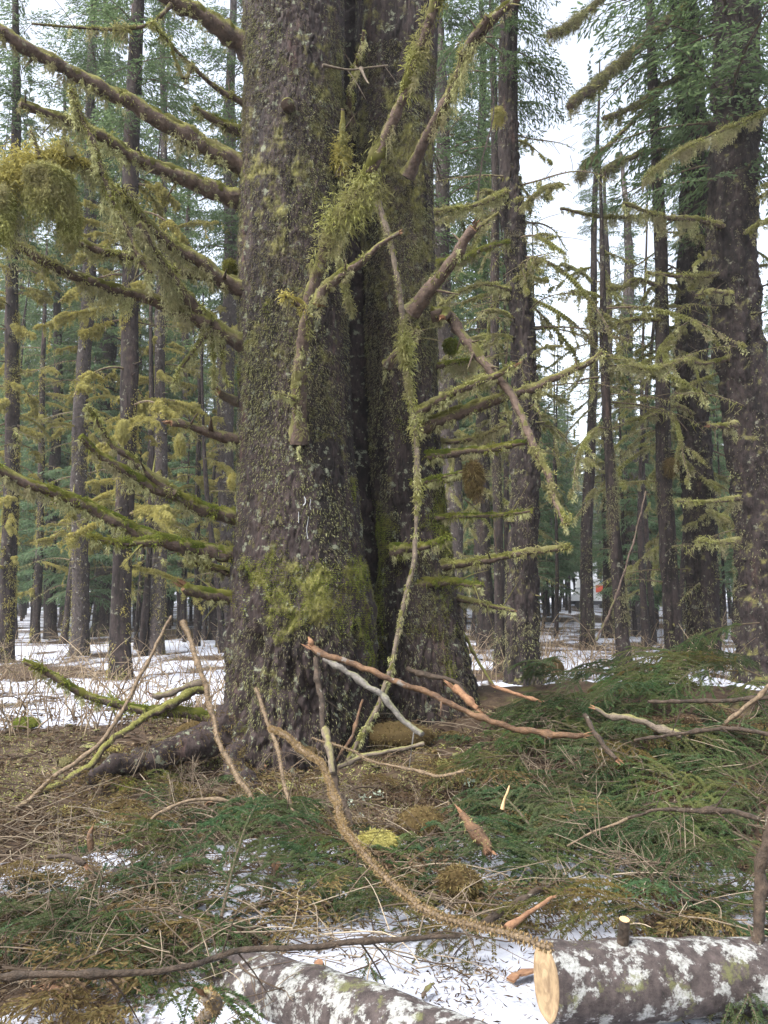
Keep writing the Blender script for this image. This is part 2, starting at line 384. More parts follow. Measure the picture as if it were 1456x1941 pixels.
# ------------------------------------------------------------------ ground
def hgt_exact(x, y):
    x = np.asarray(x, float); y = np.asarray(y, float)
    p = np.stack([x, y, np.zeros_like(x)], -1)
    z = .50*np.exp(-((x-.55)**2/(2*1.35**2)+(y-8.5)**2/(2*1.35**2)))
    z = z+.14*np.exp(-((x+2.0)**2/(2*1.2**2)+(y-6.6)**2/(2*.8**2)))
    z = z+.60*np.exp(-((x-3.2)**2/(2*1.35**2)+(y-7.9)**2/(2*1.0**2)))
    z = z+.10*smooth(y, 9, 14)*(1-smooth(y, 30, 60))*smooth(x, 1, 5)
    z = z+.10*fbm(p*.35, 2, 3)+.05*fbm(p*1.4, 3, 5)
    z = z-.20*np.exp(-((x+1.42)**2/(2*.22**2)+(y-6.45)**2/(2*.16**2)))-.16*np.exp(-((x+2.25)**2/(2*.35**2)+(y-6.1)**2/(2*.12**2)))
    near = 1-smooth(np.hypot(x-.2, y-7.3), 2.0, 4.0)
    z = z+.035*fbm(p*5., 3, 9)*(.5+near)
    return z

def _table(x0, x1, y0, y1, st):
    a = np.arange(x0, x1+st, st); b_ = np.arange(y0, y1+st, st); A, B = np.meshgrid(a, b_)
    return x0, y0, st, hgt_exact(A, B)
_TN = _table(-12, 12, 0, 26, .06); _TF = _table(-90, 90, -40, 130, 1.)
def _look(tb, x, y):
    x0, y0, st, Z = tb; u = np.clip((x-x0)/st, 0, Z.shape[1]-1.001); v = np.clip((y-y0)/st, 0, Z.shape[0]-1.001)
    i = u.astype(int); j = v.astype(int); a = u-i; b_ = v-j
    return (Z[j, i]*(1-a)+Z[j, i+1]*a)*(1-b_)+(Z[j+1, i]*(1-a)+Z[j+1, i+1]*a)*b_
def hgt(x, y):
    x = np.asarray(x, float); y = np.asarray(y, float)
    return np.where((np.abs(x) < 11.9) & (y > .1) & (y < 25.9), _look(_TN, x, y), _look(_TF, x, y))

def G(px, py, it=14):
    """where the view ray of a pixel meets the ground"""
    d = rays(px, py); d = np.atleast_2d(d)
    s = np.full(len(d), 0.); Y = np.full(len(d), 2.0)
    dz = np.minimum(d[:, 2]/d[:, 1], -.004)
    Y = (0-CAMZ)/dz
    for k in range(it):
        Yn = (hgt(d[:, 0]/d[:, 1]*Y, Y)-CAMZ)/dz
        Y = .5*Y+.5*np.clip(Yn, 1, 300)
    X = d[:, 0]/d[:, 1]*Y
    return np.stack([X, Y, hgt(X, Y)], -1)

def nonuni(segs):
    return np.unique(np.concatenate([np.arange(a, b, st) for a, b, st in segs]))
xs = nonuni([(-400, -100, 40), (-100, -30, 5), (-30, -9, .8), (-9, -4, .16), (-4, 4.5, .066), (4.5, 9, .16), (9, 30, .8), (30, 100, 5), (100, 401, 40)])
ys = nonuni([(-30, -2, 3), (-2, 2, .3), (2, 10, .066), (10, 16, .12), (16, 40, .5), (40, 120, 4), (120, 700, 40)])
GX, GY = np.meshgrid(xs, ys)
GZ = hgt_exact(GX, GY)
pp = np.stack([GX, GY, 0*GX], -1)
# snow cover: lies on the flats, melted on the mound, remnants between the slash in front
sn = .50+.30*fbm(pp*.45, 3, 21)+.30*fbm(pp*2.2, 3, 22)
flat_l = smooth(GY, 8.6, 10.2)
mound = np.exp(-(((GX-.2)/3.4)**2+((GY-7.2)/2.0)**2)**2)
snow = np.where(GY > 7, .56*flat_l, .30)+.0
snow = snow*(1-mound)+(sn-.5)*1.25+.12*(GY < 5.0)
SNOW_SPOTS = [(960, 1860, .45, .30, .8), (860, 1830, .5, .22, .8), (620, 1850, .5, .2, .5), (880, 1650, .25, .35, .7), (1000, 1640, .25, .25, .5),
                          (600, 1620, .35, .30, .7), (480, 1690, .5, .25, .6), (320, 1690, .4, .2, .6), (1060, 1700, .4, .25, .5), (1380, 1690, .3, .2, .7),
                          (560, 1930, .35, .15, .5), (1200, 1930, .7, .2, .6), (780, 1760, .5, .2, .5), (700, 1890, .4, .3, .6), (500, 1900, .25, .12, .5), (220, 1655, .3, .2, .6), (640, 1705, .3, .2, .6), (1290, 1665, .3, .15, .6), (930, 1600, .2, .2, .5)]
SNOW_W = [(G([a], [b])[0], rx, ry, k) for (a, b, rx, ry, k) in SNOW_SPOTS]
def snow_at(x, y):
    return sum(k*np.exp(-(((x-c[0])/rx)**2+((y-c[1])/ry)**2)) for c, rx, ry, k in SNOW_W)
for c, rx, ry, k in SNOW_W:
    snow = snow+k*np.exp(-(((GX-c[0])/rx)**2+((GY-c[1])/ry)**2))
snow = np.clip(snow, 0, 1)
GZ = GZ+(.03+.02*fbm(pp*3., 3, 71))*smooth(snow, .35, .7)
mb = MB(); ny, nx = GX.shape
ii = np.arange(ny-1)[:, None]*nx; jj = np.arange(nx-1)[None]
mb.add(np.stack([GX, GY, GZ], -1).reshape(-1, 3), np.stack([ii+jj, ii+jj+1, ii+nx+jj+1, ii+nx+jj], -1).reshape(-1, 4), t=snow.ravel(), sm=True)
m, nt, N, Lk, out = newmat('forest_floor')
n1 = noise(N, Lk, 9, 8, .7); duff = ramp(N, [(.3, (.035, .024, .016)), (.5, (.055, .037, .025)), (.72, (.10, .072, .046))]); Lk.new(n1.outputs[0], duff.inputs[0])
n2 = noise(N, Lk, 1.6, 5, .7); mg = ramp(N, [(.56, (0, 0, 0)), (.68, (1, 1, 1))]); Lk.new(n2.outputs[0], mg.inputs[0])
c0 = mix(N, Lk, duff.outputs[0], (.10, .10, .028), mg.outputs[0])
n3 = noise(N, Lk, 14, 6, .75); ad = N.new('ShaderNodeMath'); ad.operation = 'ADD'
ml = N.new('ShaderNodeMath'); ml.operation = 'MULTIPLY_ADD'; ml.inputs[1].default_value = .7; ml.inputs[2].default_value = -.35
Lk.new(n3.outputs[0], ml.inputs[0]); Lk.new(attr(N), ad.inputs[0]); Lk.new(ml.outputs[0], ad.inputs[1])
sr = ramp(N, [(.50, (0, 0, 0)), (.60, (1, 1, 1))]); Lk.new(ad.outputs[0], sr.inputs[0])
c1 = mix(N, Lk, c0, (.41, .43, .49), sr.outputs[0])
b = N.new('ShaderNodeBsdfPrincipled'); b.inputs['Roughness'].default_value = .9; b.inputs['Specular IOR Level'].default_value = .15
Lk.new(c1, b.inputs['Base Color'])
nb = noise(N, Lk, 30, 6, .7); bp = N.new('ShaderNodeBump'); bp.inputs['Strength'].default_value = .6; bp.inputs['Distance'].default_value = .03
Lk.new(nb.outputs[0], bp.inputs['Height']); Lk.new(bp.outputs[0], b.inputs['Normal']); Lk.new(b.outputs[0], out.inputs[0])
M['ground'] = m
ground = link('ground', mb.mesh('ground', M['ground'])); ground['kind'] = 'structure'

# ------------------------------------------------------------------ the great twin-stemmed spruce
big = empty('spruce_tree', (0, 7.3, .1))
tag(big, 'huge twin-stemmed old spruce with mossy bark in the middle of the clearing', 'tree')
BI = Matrix.Translation((0, -7.3, -.1))

def part(name, mb, mats, parent, kind=None):
    o = link(name, mb.mesh(name, mats), parent)
    if parent is not None:
        o.matrix_parent_inverse = parent_world(parent).inverted()
    if kind: o['kind'] = kind
    return o

def parent_world(o):
    m = Matrix.LocRotScale(o.location, o.rotation_euler, o.scale)
    if o.parent is not None:
        m = parent_world(o.parent) @ o.matrix_parent_inverse @ m
    return m

def stem(outline, Yc, ztop, seed, zdark):
    """trunk surface from its left and right outline; returns a sampler (angle, height) -> point, normal"""
    o = np.array(outline, float)
    yc = np.full(len(o), Yc)
    L = P(o[:, 1], o[:, 0], yc); R = P(o[:, 2], o[:, 0], yc)
    cx = (L[:, 0]+R[:, 0])/2; rr = (R[:, 0]-L[:, 0])/2*.985; zz = (L[:, 2]+R[:, 2])/2
    k = np.argsort(zz); zz, cx, rr = zz[k], cx[k], rr[k]
    zz = np.append(zz, ztop); cx = np.append(cx, cx[-1]+(cx[-1]-cx[-3])/(zz[-2]-zz[-4])*(ztop-zz[-2])*.6); rr = np.append(rr, rr[-1]*.45)
    zz = np.insert(zz, 0, zz[0]-.5); cx = np.insert(cx, 0, cx[0]); rr = np.insert(rr, 0, rr[0]*1.08)
    def centre(z): return np.interp(z, zz, cx), np.interp(z, zz, rr)
    z = nonuni([(zz[0], 7.2, .0185), (7.2, ztop, .08)])
    th = np.concatenate([np.linspace(-.25, np.pi+.25, 50, endpoint=False), np.linspace(np.pi+.25, 2*np.pi-.25, 160, endpoint=False)]); nth = len(th)
    Z, TH = np.meshgrid(z, th, indexing='ij')
    def base(TH, Z):
        x, r = centre(Z)
        dirn = np.stack([np.cos(TH), np.sin(TH), 0*TH], -1)
        q = dirn*1.3
        flute = fbm(np.stack([q[..., 0], q[..., 1], Z*.25], -1), 2, seed)*.055
        butt = smooth(1.3-Z, 0, 1.5)*fbm(np.stack([q[..., 0]*1.6, q[..., 1]*1.6, Z*.3], -1), 2, seed+4)*.16
        return np.stack([x, 0*x+Yc, Z], -1)+dirn*(r*(1+flute+butt))[..., None], dirn
    V, D = base(TH, Z); Vf = V.reshape(-1, 3)
    warp = np.stack([fbm(Vf*7, 2, seed+50), fbm(Vf*7, 2, seed+60), 0*Vf[:, 0]], -1)*.35
    f1, f2, cid = voro(Vf*np.array([30, 30, 13.])+warp*3, seed)
    pl = smooth(f2-f1, .0, .16)*(.25+1.0*cid)
    e1, e2, eid = voro(Vf*np.array([17, 17, 7.5])+warp*2.5, seed+90)
    pl = pl*.6+smooth(e2-e1, .0, .12)*(.2+.9*eid)*.8
    low = smooth(1.9-Vf[:, 2], 0, 1.2)
    g1, g2, _ = voro(Vf*np.array([11, 11, 2.6])+warp*2, seed+9)
    fur = smooth(g2-g1, .0, .35)
    disp = .019*pl+.012*fbm(Vf*np.array([44, 44, 20.]), 3, seed+7)+.040*low*fur+.014*fbm(Vf*3., 2, seed+8)
    mz = zdark
    mossm = np.zeros(len(Vf))
    for (a, b, w, h, amp) in mz['pads']:
        c = P(a, b, Yc-.5); rx, rz = S(w, Yc-.5), S(h, Yc-.5)
        mossm = mossm+amp*np.exp(-(((Vf[:, 0]-c[0])/rx)**2+((Vf[:, 2]-c[2])/rz)**2))*(Vf[:, 1] < Yc)
    pad = smooth(np.minimum(mossm, 1.)*.64+fbm(Vf*np.array([7, 7, 4.]), 5, seed+12)*1.0, .26, .85)
    disp = disp+pad*(.004+.03*np.abs(fbm(Vf*9, 3, seed+13)))
    for (a, b, w, h, dep) in mz['holes']:
        c = P(a, b, Yc-.5); rx, rz = S(w, Yc-.5), S(h, Yc-.5)
        disp = disp-dep*np.exp(-(((Vf[:, 0]-c[0])/rx)**2+((Vf[:, 2]-c[2])/rz)**2)**2)*(Vf[:, 1] < Yc)
    Vf = Vf+D.reshape(-1, 3)*disp[:, None]
    tm = .02+.22*(fbm(Vf*np.array([2.2, 2.2, 1.1]), 3, seed+20)+.1)+.18*pad+.10*smooth(Vf[:, 2], 3.2, 5.5)
    mb = MB(); nz = len(z)
    i = np.arange(nz-1)[:, None]*nth; j = np.arange(nth)[None]; j2 = (j+1) % nth
    mb.add(Vf, np.stack([i+j, i+j2, i+nth+j2, i+nth+j], -1).reshape(-1, 4), t=np.clip(tm, -.3, .6), sm=True)
    o = part('trunk', mb, M['bark_big'], big)
    grid = dict(V=Vf.reshape(nz, nth, 3), D=D, z=z, th=th, pad=pad.reshape(nz, nth), centre=centre, Yc=Yc)
    return o, grid

OUT_L = [(0, 463, 652), (200, 463, 650), (400, 457, 653), (600, 456, 657), (800, 456, 664), (950, 454, 680), (1050, 446, 688), (1150, 438, 708), (1250, 438, 706), (1350, 436, 700), (1450, 430, 704)]
OUT_R = [(0, 674, 832), (200, 674, 822), (400, 679, 820), (600, 690, 824), (800, 697, 830), (900, 702, 836), (1000, 708, 850), (1100, 708, 862), (1200, 706, 874), (1280, 704, 892), (1340, 706, 907)]
OUT_W = [(-300, 570, 745), (0, 560, 755), (200, 555, 755), (400, 550, 760), (600, 545, 765), (800, 545, 770), (1000, 545, 775), (1200, 540, 780), (1340, 540, 790)]
pads_l = dict(pads=[(500, 1080, 60, 35, .8), (600, 1130, 90, 55, .9), (560, 1170, 70, 60, .6), (670, 1100, 40, 45, 1.0), (680, 1180, 50, 70, .8), (455, 1060, 25, 60, .7), (600, 820, 35, 18, .7), (545, 215, 40, 20, .5)],
              holes=[(464, 1112, 12, 32, .12), (492, 1235, 14, 36, .10), (560, 1275, 7, 30, .07), (585, 1330, 20, 50, .05), (470, 1330, 12, 70, .03)])
pads_r = dict(pads=[(745, 1010, 40, 50, 1.0), (840, 1010, 28, 60, .9), (720, 1120, 30, 60, .6), (850, 1250, 40, 70, .6), (800, 1220, 50, 60, .4), (790, 700, 30, 80, .3)],
              holes=[(705, 1060, 14, 60, .06)])
trunk_l, gl = stem(OUT_L, 7.15, 14.0, 3, pads_l)
trunk_r, gr = stem(OUT_R, 7.95, 14.5, 33, pads_r)
wo = np.array(OUT_W, float); wa, wb_ = P(wo[:, 1], wo[:, 0], np.full(len(wo), 8.45)), P(wo[:, 2], wo[:, 0], np.full(len(wo), 8.45))
wp = spline(np.column_stack([(wa+wb_)/2, (wb_-wa)[:, 0]/2])[::-1], .05); mb = MB(); mb.tube(wp[:, :3], wp[:, 3], 40, rough=.10, seed=4, scale=9, t=-.4)
part('fused_bark', mb, M['bark_big'], big)

def stem_moss(trunk, g, n, seed):
    nz, nth = g['V'].shape[:2]
    zi = np.searchsorted(g['z'], RNG.uniform(0, 7.1, n)).clip(0, nz-1); ti = RNG.integers(0, nth, n)
    p = g['V'][zi, ti]; d = g['D'][zi, ti]; pad = g['pad'][zi, ti]
    den = .22+.85*fbm(p*np.array([2.4, 2.4, 1.2]), 3, seed)+.45*fbm(p*9, 2, seed+3)+.12*smooth(p[:, 2], 3, 5.5)
    keep = (RNG.random(n) < np.clip(den, 0, .9)) & (pad < .5)
    p, d = p[keep], d[keep]; m = len(p)
    mb = MB()
    mb.blades(p-d*.004, d+RNG.normal(size=(m, 3))*.55+np.array([0, 0, -.5]), RNG.uniform(.010, .032, m), RNG.uniform(.004, .008, m), .9)
    part('moss', mb, M['moss_bark'], trunk, 'stuff')
    n2 = int(n*1.2); zi = np.searchsorted(g['z'], RNG.uniform(0, 4.2, n2)).clip(0, nz-1); ti = RNG.integers(0, nth, n2)
    pad = g['pad'][zi, ti]; k = RNG.random(n2) < pad
    p = g['V'][zi, ti][k]; d = g['D'][zi, ti][k]; m = len(p)
    mb = MB(); mb.blades(p-d*.004, d+RNG.normal(size=(m, 3))*.6+np.array([0, 0, .1]), RNG.uniform(.010, .026, m), RNG.uniform(.004, .007, m), .35)
    part('green_moss', mb, M['moss_green'], trunk, 'stuff')
stem_moss(trunk_l, gl, 200000, 70)
stem_moss(trunk_r, gr, 200000, 80)

# a healed knot and pale resin runs on the left stem
def on_stem(px, py, g, out=.0):
    d = rays(px, py); o = np.array([0, 0, CAMZ])
    V = g['V']; z = V[..., 2]
    w = V-o; dd = d/np.linalg.norm(d)
    dist = np.linalg.norm(w-(w@dd)[..., None]*dd, axis=-1)+(V[..., 1] > g['Yc'])*9
    k = np.unravel_index(np.argmin(dist), dist.shape)
    return V[k]+g['D'][k]*out, g['D'][k]
for (a, b, c) in [(577, 942, 16), (588, 944, 22), (566, 972, 18), (582, 978, 42)]:
    q = np.array([on_stem(a+RNG.normal()*1.2, b+t*c, gl, .006)[0] for t in (0, .33, .66, 1)])
    mb = MB(); mb.tube(spline(q, .02), RNG.uniform(.0018, .0034), 5, rough=.6)
    part('resin_drip', mb, M['resin'], trunk_l)
q, dn = on_stem(545, 205, gl); mb = MB()
mb.tube(spline([q-dn*.1, q+dn*.04, q+dn*.07+[0, 0, -.02]], .02), .055, 14, rough=.3)
part('knot', mb, M['branch'], trunk_l)

# ------------------------------------------------------------------ mossy limbs
def limb_geo(path, rad, moss=1., hang=.5, hanglen=.14, twigs=0, bl=(.02, .05), seg=10, thick=.012, torn=False, up=.5, zones=None, wood='branch', mossmat='moss', beardmat='beard', core=True, rough_=.26):
    """wood tube (with stub twigs) and its moss coat for a limb along path"""
    n = len(path); L = np.linalg.norm(np.diff(path, axis=0), axis=1).sum()
    wb = MB(); sd = int(RNG.integers(0, 9999)); arc = np.linspace(0, L, n)
    rad = rad*(1+.55*np.exp(-arc/.07))*(1+.14*fbm(np.stack([arc*9, 0*arc+sd, 0*arc], -1), 3, sd))
    path = path+np.stack([fbm(path*5+sd, 2, sd), fbm(path*5+sd, 2, sd+1), fbm(path*5+sd, 2, sd+2)], -1)*rad.mean()*1.1*np.linspace(0, 1, n)[:, None]
    wb.tube(path, rad, seg, rough=rough_, seed=sd, scale=14 if rough_ < .3 else 7, capmat=1 if torn else 0)
    T, U, W = frames(path)
    for k in range(twigs):
        i = int(RNG.integers(int(n*.15), n-1)); a = RNG.uniform(0, 6.28)
        d = nrm(T[i]*RNG.uniform(.1, .9)+U[i]*math.cos(a)+W[i]*math.sin(a)); l = RNG.uniform(.06, .35)
        q = spline([path[i], path[i]+d*l*.5, path[i]+d*l+[0, 0, RNG.uniform(-.12, .05)*l]], .03)
        wb.tube(q, np.linspace(max(rad[i]*.35, .004), .002, len(q)), 5)
    if torn:                                  # splinters at the broken end
        e = path[-1]; r = rad[-1]; m = 9
        a = RNG.random(m)*6.28; rr = np.sqrt(RNG.random(m))*r*.8
        rt = e+(U[-1][None]*np.cos(a)[:, None]+W[-1][None]*np.sin(a)[:, None])*rr[:, None]-T[-1]*r*.4
        wb.blades(rt, T[-1]+RNG.normal(size=(m, 3))*.12, RNG.uniform(1, 3.2, m)*r, r*.55, 0, mat=1)
    ms = MB()
    if moss > 0:
        # coat of short shoots, thickest on top
        # bulky cushions riding on the upper side
        bul = np.clip(fbm(path*6+3, 2, sd+31)+.25, 0, 1)*thick*1.6+.003
        if zones is not None: bul = bul*np.clip(np.interp(np.linspace(0, 1, n), [q[0] for q in zones], [q[1] for q in zones]), .1, 2.2)
        bul = np.minimum(bul*.5, .025)
        if core: ms.tube(path+np.array([0, 0, 1.])*(rad*.30+bul*.35)[:, None], rad*.76+bul, 10, t=.05, rough=.42, seed=sd+40, scale=22)
        zf = lambda f: np.ones_like(f) if zones is None else np.interp(f, [q[0] for q in zones], [q[1] for q in zones])
        m = int(moss*L*1500)
        i = RNG.integers(0, n, m); a = RNG.random(m)*6.283
        d = U[i]*np.cos(a)[:, None]+W[i]*np.sin(a)[:, None]; z = zf(i/(n-1))
        patch = .35+1.5*fbm(path[i]*6+d*.4, 3, sd+5)
        k = RNG.random(m) < np.clip((.42+up*d[:, 2])*z, 0, 1.4)*np.clip(patch, 0., 1.2)
        i, d, z = i[k], d[k], z[k]; m = len(i)
        ms.blades(path[i]+d*(rad[i]-.004)[:, None], d+RNG.normal(size=(m, 3))*.9, RNG.uniform(bl[0]*.6, bl[1]*.8, m), RNG.uniform(.005, .010, m), RNG.uniform(.2, 1.2, m))
        m = int(moss*L*100)+1; i = RNG.integers(0, n, m); a = RNG.random(m)*6.283
        d = U[i]*np.cos(a)[:, None]+W[i]*np.sin(a)[:, None]; z = zf(i/(n-1))
        k = RNG.random(m) < np.clip((.5+.45*d[:, 2])*z, .0, 1)*np.clip(.5+1.7*fbm(path[i]*4, 2, sd+6), 0, 1); i, d, z = i[k], d[k], z[k]; m = len(i)
        r = RNG.uniform(.014, .042, m)*np.clip(z, .6, 2.)*min(2., (thick/.012)**.45)
        ms.lumps(path[i]+d*(rad[i]*.8+thick*RNG.random(m)*.8*np.clip(z, .3, 2))[:, None]-np.array([0, 0, 1.])*(thick*np.clip(z-1, 0, 2)*RNG.random(m)*1.6)[:, None], r, 30, bl=(.5, 1.25), w=.011)
    if hang > 0:
        zf = lambda f: np.ones_like(f) if zones is None else np.interp(f, [q[0] for q in zones], [q[1] for q in zones])
        m = int(hang*L*125)+1; i = RNG.integers(0, n, m); z = zf(i/(n-1)); cl = np.clip(.45+1.9*fbm(path[i]*5, 2, sd+9), 0, 1.3)
        k = RNG.random(m) < cl*np.clip(z, 0, 1); i, z, cl = i[k], z[k], cl[k]; m = len(i)
        sd_ = (W[i]*RNG.uniform(-.9, .9, m)[:, None])*rad[i][:, None]
        ms.beards(path[i]+sd_-np.array([0, 0, 1.])*(rad[i]*.6)[:, None], hanglen*RNG.uniform(.2, 1.2, m)*(.4+.8*cl)*np.clip(z, .6, 1.8), RNG.uniform(.010, .028, m)*np.clip(z, .7, 1.8), 34, mat=1, w=.0095)
        k = RNG.random(m) < .5; ms.strands((path[i]+sd_)[k], hanglen*RNG.uniform(.5, 1.5, m)[k], .004, mat=1, fuzz=3)
    return wb, ms

def limb(pts, Y0, Y1, w0, w1, moss=1., hang=.5, parent=None, name='branch', **kw):
    pts = np.array(pts, float); n = len(pts)
    s = np.concatenate([[0], np.cumsum(np.linalg.norm(np.diff(pts, axis=0), axis=1))]); s = s/s[-1]
    Y = Y0+(Y1-Y0)*s
    w = P(pts[:, 0], pts[:, 1], Y)
    w = spline(w, .035); L = np.linspace(0, 1, len(w))
    rad = S(w0*.9+(w1*.74-w0*.9)*L, Y0+(Y1-Y0)*L)/2; kw.setdefault('twigs', 3 if len(w) > 14 else 0)
    wood = kw.get('wood', 'branch'); mm = kw.get('mossmat', 'moss'); bm = kw.get('beardmat', 'beard')
    wb, ms = limb_geo(w, rad, moss, hang, **kw)
    o = part(name, wb, [M[wood], M['torn_wood']], parent)
    if ms.n:
        c = part('moss', ms, [M[mm], M[bm]], o if (parent is None or parent.parent is None) else parent, 'stuff')
    return o

def LB(pts, Y0, Y1, w0, w1, **kw):
    return limb(pts, Y0, Y1, w0, w1, parent=big, **kw)

# left side
LB([(470, 90), (400, 42), (350, 12), (300, -20)], 7.1, 6.6, 48, 36, moss=.8, hang=.2)
LB([(470, 200), (415, 170), (370, 130), (330, 90), (285, 45)], 7.1, 6.5, 13, 6, moss=1.0, hang=.5, hanglen=.08)
LB([(365, 125), (350, 150), (335, 120), (325, 85)], 6.7, 6.6, 6, 4, moss=.3, hang=.6, hanglen=.08)
LB([(325, 10), (285, 45), (230, 55), (130, 52), (60, 46)], 6.6, 6.3, 9, 5, moss=1.2, hang=.5, zones=[(0, .2), (.3, .4), (.42, 2.), (.6, .4), (1, .2)])
LB([(480, 325), (400, 285), (330, 245), (260, 205), (190, 165), (120, 125), (60, 95), (0, 60), (-80, 20)], 7.1, 5.9, 44, 30, moss=1.0, hang=1.3, hanglen=.17, twigs=4, zones=[(0, .6), (.1, 1), (.45, 1.4), (.6, .7), (.75, .35), (1, .3)])
LB([(470, 385), (390, 355), (330, 330), (250, 295), (200, 265), (150, 240), (100, 220), (42, 207)], 7.1, 6.0, 40, 22, moss=1.0, hang=.8, hanglen=.13, twigs=8, torn=False)
LB([(470, 255), (420, 235), (385, 215), (366, 198)], 7.2, 6.9, 26, 12, moss=1.6, hang=.3, hanglen=.06, mossmat='moss_green')
LB([(137, 172), (150, 215), (175, 260), (195, 330), (220, 390), (255, 470), (285, 520)], 5.85, 6.1, 12, 17, moss=1.1, hang=1.6, hanglen=.2, twigs=3)
LB([(490, 565), (420, 530), (370, 490), (320, 460), (280, 425), (250, 390), (215, 350)], 7.05, 6.2, 38, 18, moss=1.4, hang=1.2, hanglen=.16, twigs=4, zones=[(0, .5), (.5, 1), (1, 1.8)])
LB([(480, 545), (390, 525), (300, 500), (230, 485), (180, 470), (138, 455)], 7.2, 6.6, 30, 20, moss=1.2, hang=.9, hanglen=.12, twigs=4)
LB([(490, 670), (430, 635), (390, 605), (350, 560), (310, 500), (280, 450), (262, 420)], 7.05, 6.1, 36, 18, moss=1.5, hang=2.2, hanglen=.26, zones=[(0, .4), (.3, .9), (.6, 1.5), (1, 1.)])
LB([(395, 612), (335, 590), (280, 565), (190, 540), (120, 515), (60, 480), (15, 457)], 6.75, 6.0, 30, 22, moss=1.2, hang=1.3, hanglen=.15, twigs=5)
LB([(225, 370), (170, 318), (110, 298), (60, 305), (20, 335), (-50, 390)], 6.1, 5.6, 12, 10, moss=4., hang=4., hanglen=.34, thick=.09, bl=(.03, .07), up=.6, zones=[(0, .2), (.25, .5), (.45, 1.8), (.7, 1.7), (.82, .9), (1, 1.8)], mossmat='moss_gold')
LB([(75, 300), (68, 275), (58, 250)], 5.75, 5.7, 10, 6, moss=.5, hang=.2)
LB([(135, 300), (128, 278), (120, 262)], 5.85, 5.8, 10, 6, moss=.5, hang=.2)
LB([(470, 985), (400, 970), (330, 940), (270, 915), (220, 880), (175, 850), (155, 828)], 7.1, 6.1, 34, 13, moss=1.8, hang=.7, hanglen=.09, twigs=3, mossmat='moss_green')
LB([(330, 935), (280, 898), (245, 865), (215, 845), (190, 810), (168, 772)], 6.65, 6.2, 20, 10, moss=1.0, hang=.3, hanglen=.08, twigs=3)
LB([(470, 1058), (360, 1038), (290, 1020), (240, 1000), (190, 975), (130, 945), (60, 920), (0, 890), (-60, 862)], 7.1, 5.9, 34, 22, moss=2.0, hang=.6, hanglen=.09, twigs=4, mossmat='moss_green')
LB([(300, 1026), (250, 1030), (215, 1030), (168, 1016)], 6.55, 6.3, 20, 8, moss=2.2, hang=.3, hanglen=.06, mossmat='moss_green')
LB([(480, 840), (410, 825), (360, 810), (324, 801)], 7.1, 6.6, 26, 19, moss=.5, hang=.15, torn=True, wood='branch_bare', zones=[(0, 2), (.3, .6), (1, .2)])
LB([(475, 772), (430, 755), (413, 743)], 7.15, 6.9, 24, 19, moss=.2, hang=.1, torn=True, wood='dead_wood')
LB([(470, 1135), (400, 1128), (352, 1115)], 7.1, 6.7, 32, 24, moss=1.2, hang=.3, hanglen=.06, torn=True, mossmat='moss_green')
LB([(475, 1095), (400, 1076), (358, 1062)], 7.3, 7.1, 18, 12, moss=1.5, hang=.3, hanglen=.06)
LB([(395, 625), (360, 672), (345, 695), (330, 728)], 6.75, 6.5, 14, 6, moss=1., hang=.6, hanglen=.1)
LB([(400, 630), (406, 680), (406, 738)], 6.8, 6.7, 8, 4, moss=1., hang=.6, hanglen=.06)
LB([(420, 640), (424, 700), (434, 735)], 6.85, 6.8, 10, 5, moss=1., hang=.6, hanglen=.06, zones=[(0, 1), (.7, 1), (1, 2)])
LB([(470, 1370), (400, 1362), (350, 1352), (280, 1348), (180, 1325), (110, 1288), (48, 1253)], 7.0, 6.3, 26, 13, moss=1.3, hang=.25, hanglen=.07, mossmat='moss_green', twigs=2)
# limbs in front of and between the stems
LB([(568, 842), (566, 760), (570, 690), (576, 630), (590, 565), (612, 490), (640, 420), (690, 345), (735, 260), (765, 180), (800, 80), (835, -10)], 6.62, 5.7, 30, 24, moss=2.2, hang=1.4, hanglen=.2, thick=.05, zones=[(0, .6), (.3, .5), (.42, .8), (.52, 2.4), (.62, 2.2), (.72, .9), (1, .8)], up=.35)
LB([(604, 578), (612, 552), (650, 522), (690, 492), (720, 462), (757, 442)], 6.1, 5.9, 26, 11, moss=.8, hang=.4, hanglen=.06, torn=True, zones=[(0, 1), (.6, 1), (.75, .1), (1, 0)])
LB([(575, 585), (560, 572), (542, 560)], 6.2, 6.1, 14, 8, moss=2.2, hang=.5, thick=.03, mossmat='moss_gold')
LB([(566, 760), (545, 752), (518, 742)], 6.5, 6.3, 8, 5, moss=.8, hang=.3, hanglen=.04)
LB([(772, 335), (800, 280), (840, 200), (870, 140), (890, 90), (918, 38)], 7.4, 6.6, 26, 22, moss=.9, hang=1.6, hanglen=.24, zones=[(0, .1), (.4, .5), (.6, 1.4), (1, 1.4)])
LB([(878, 110), (930, 42), (985, -8)], 6.8, 6.5, 24, 20, moss=.6, hang=.4)
LB([(780, 592), (820, 545), (860, 492), (897, 437)], 7.4, 6.9, 30, 26, moss=.5, hang=.2, hanglen=.05, torn=True, wood='branch_bare')
LB([(885, 452), (912, 428), (946, 404)], 7.0, 6.9, 10, 5, moss=.6, hang=.3)
LB([(735, 692), (760, 660), (795, 622)], 7.35, 7.0, 18, 9, moss=.6, hang=.2)
LB([(645, 335), (650, 260), (649, 208)], 6.9, 6.7, 18, 8, moss=4, hang=.8, hanglen=.1, thick=.04, zones=[(0, 1.3), (.6, 1), (1, .1)], mossmat='moss_gold')
LB([(612, 124), (660, 132), (690, 130), (735, 124)], 6.5, 6.7, 5, 5, moss=0, hang=0, wood='dead_wood')
LB([(668, 240), (662, 190), (675, 130), (687, 88), (690, 58)], 7.3, 6.6, 16, 8, moss=.8, hang=.3)
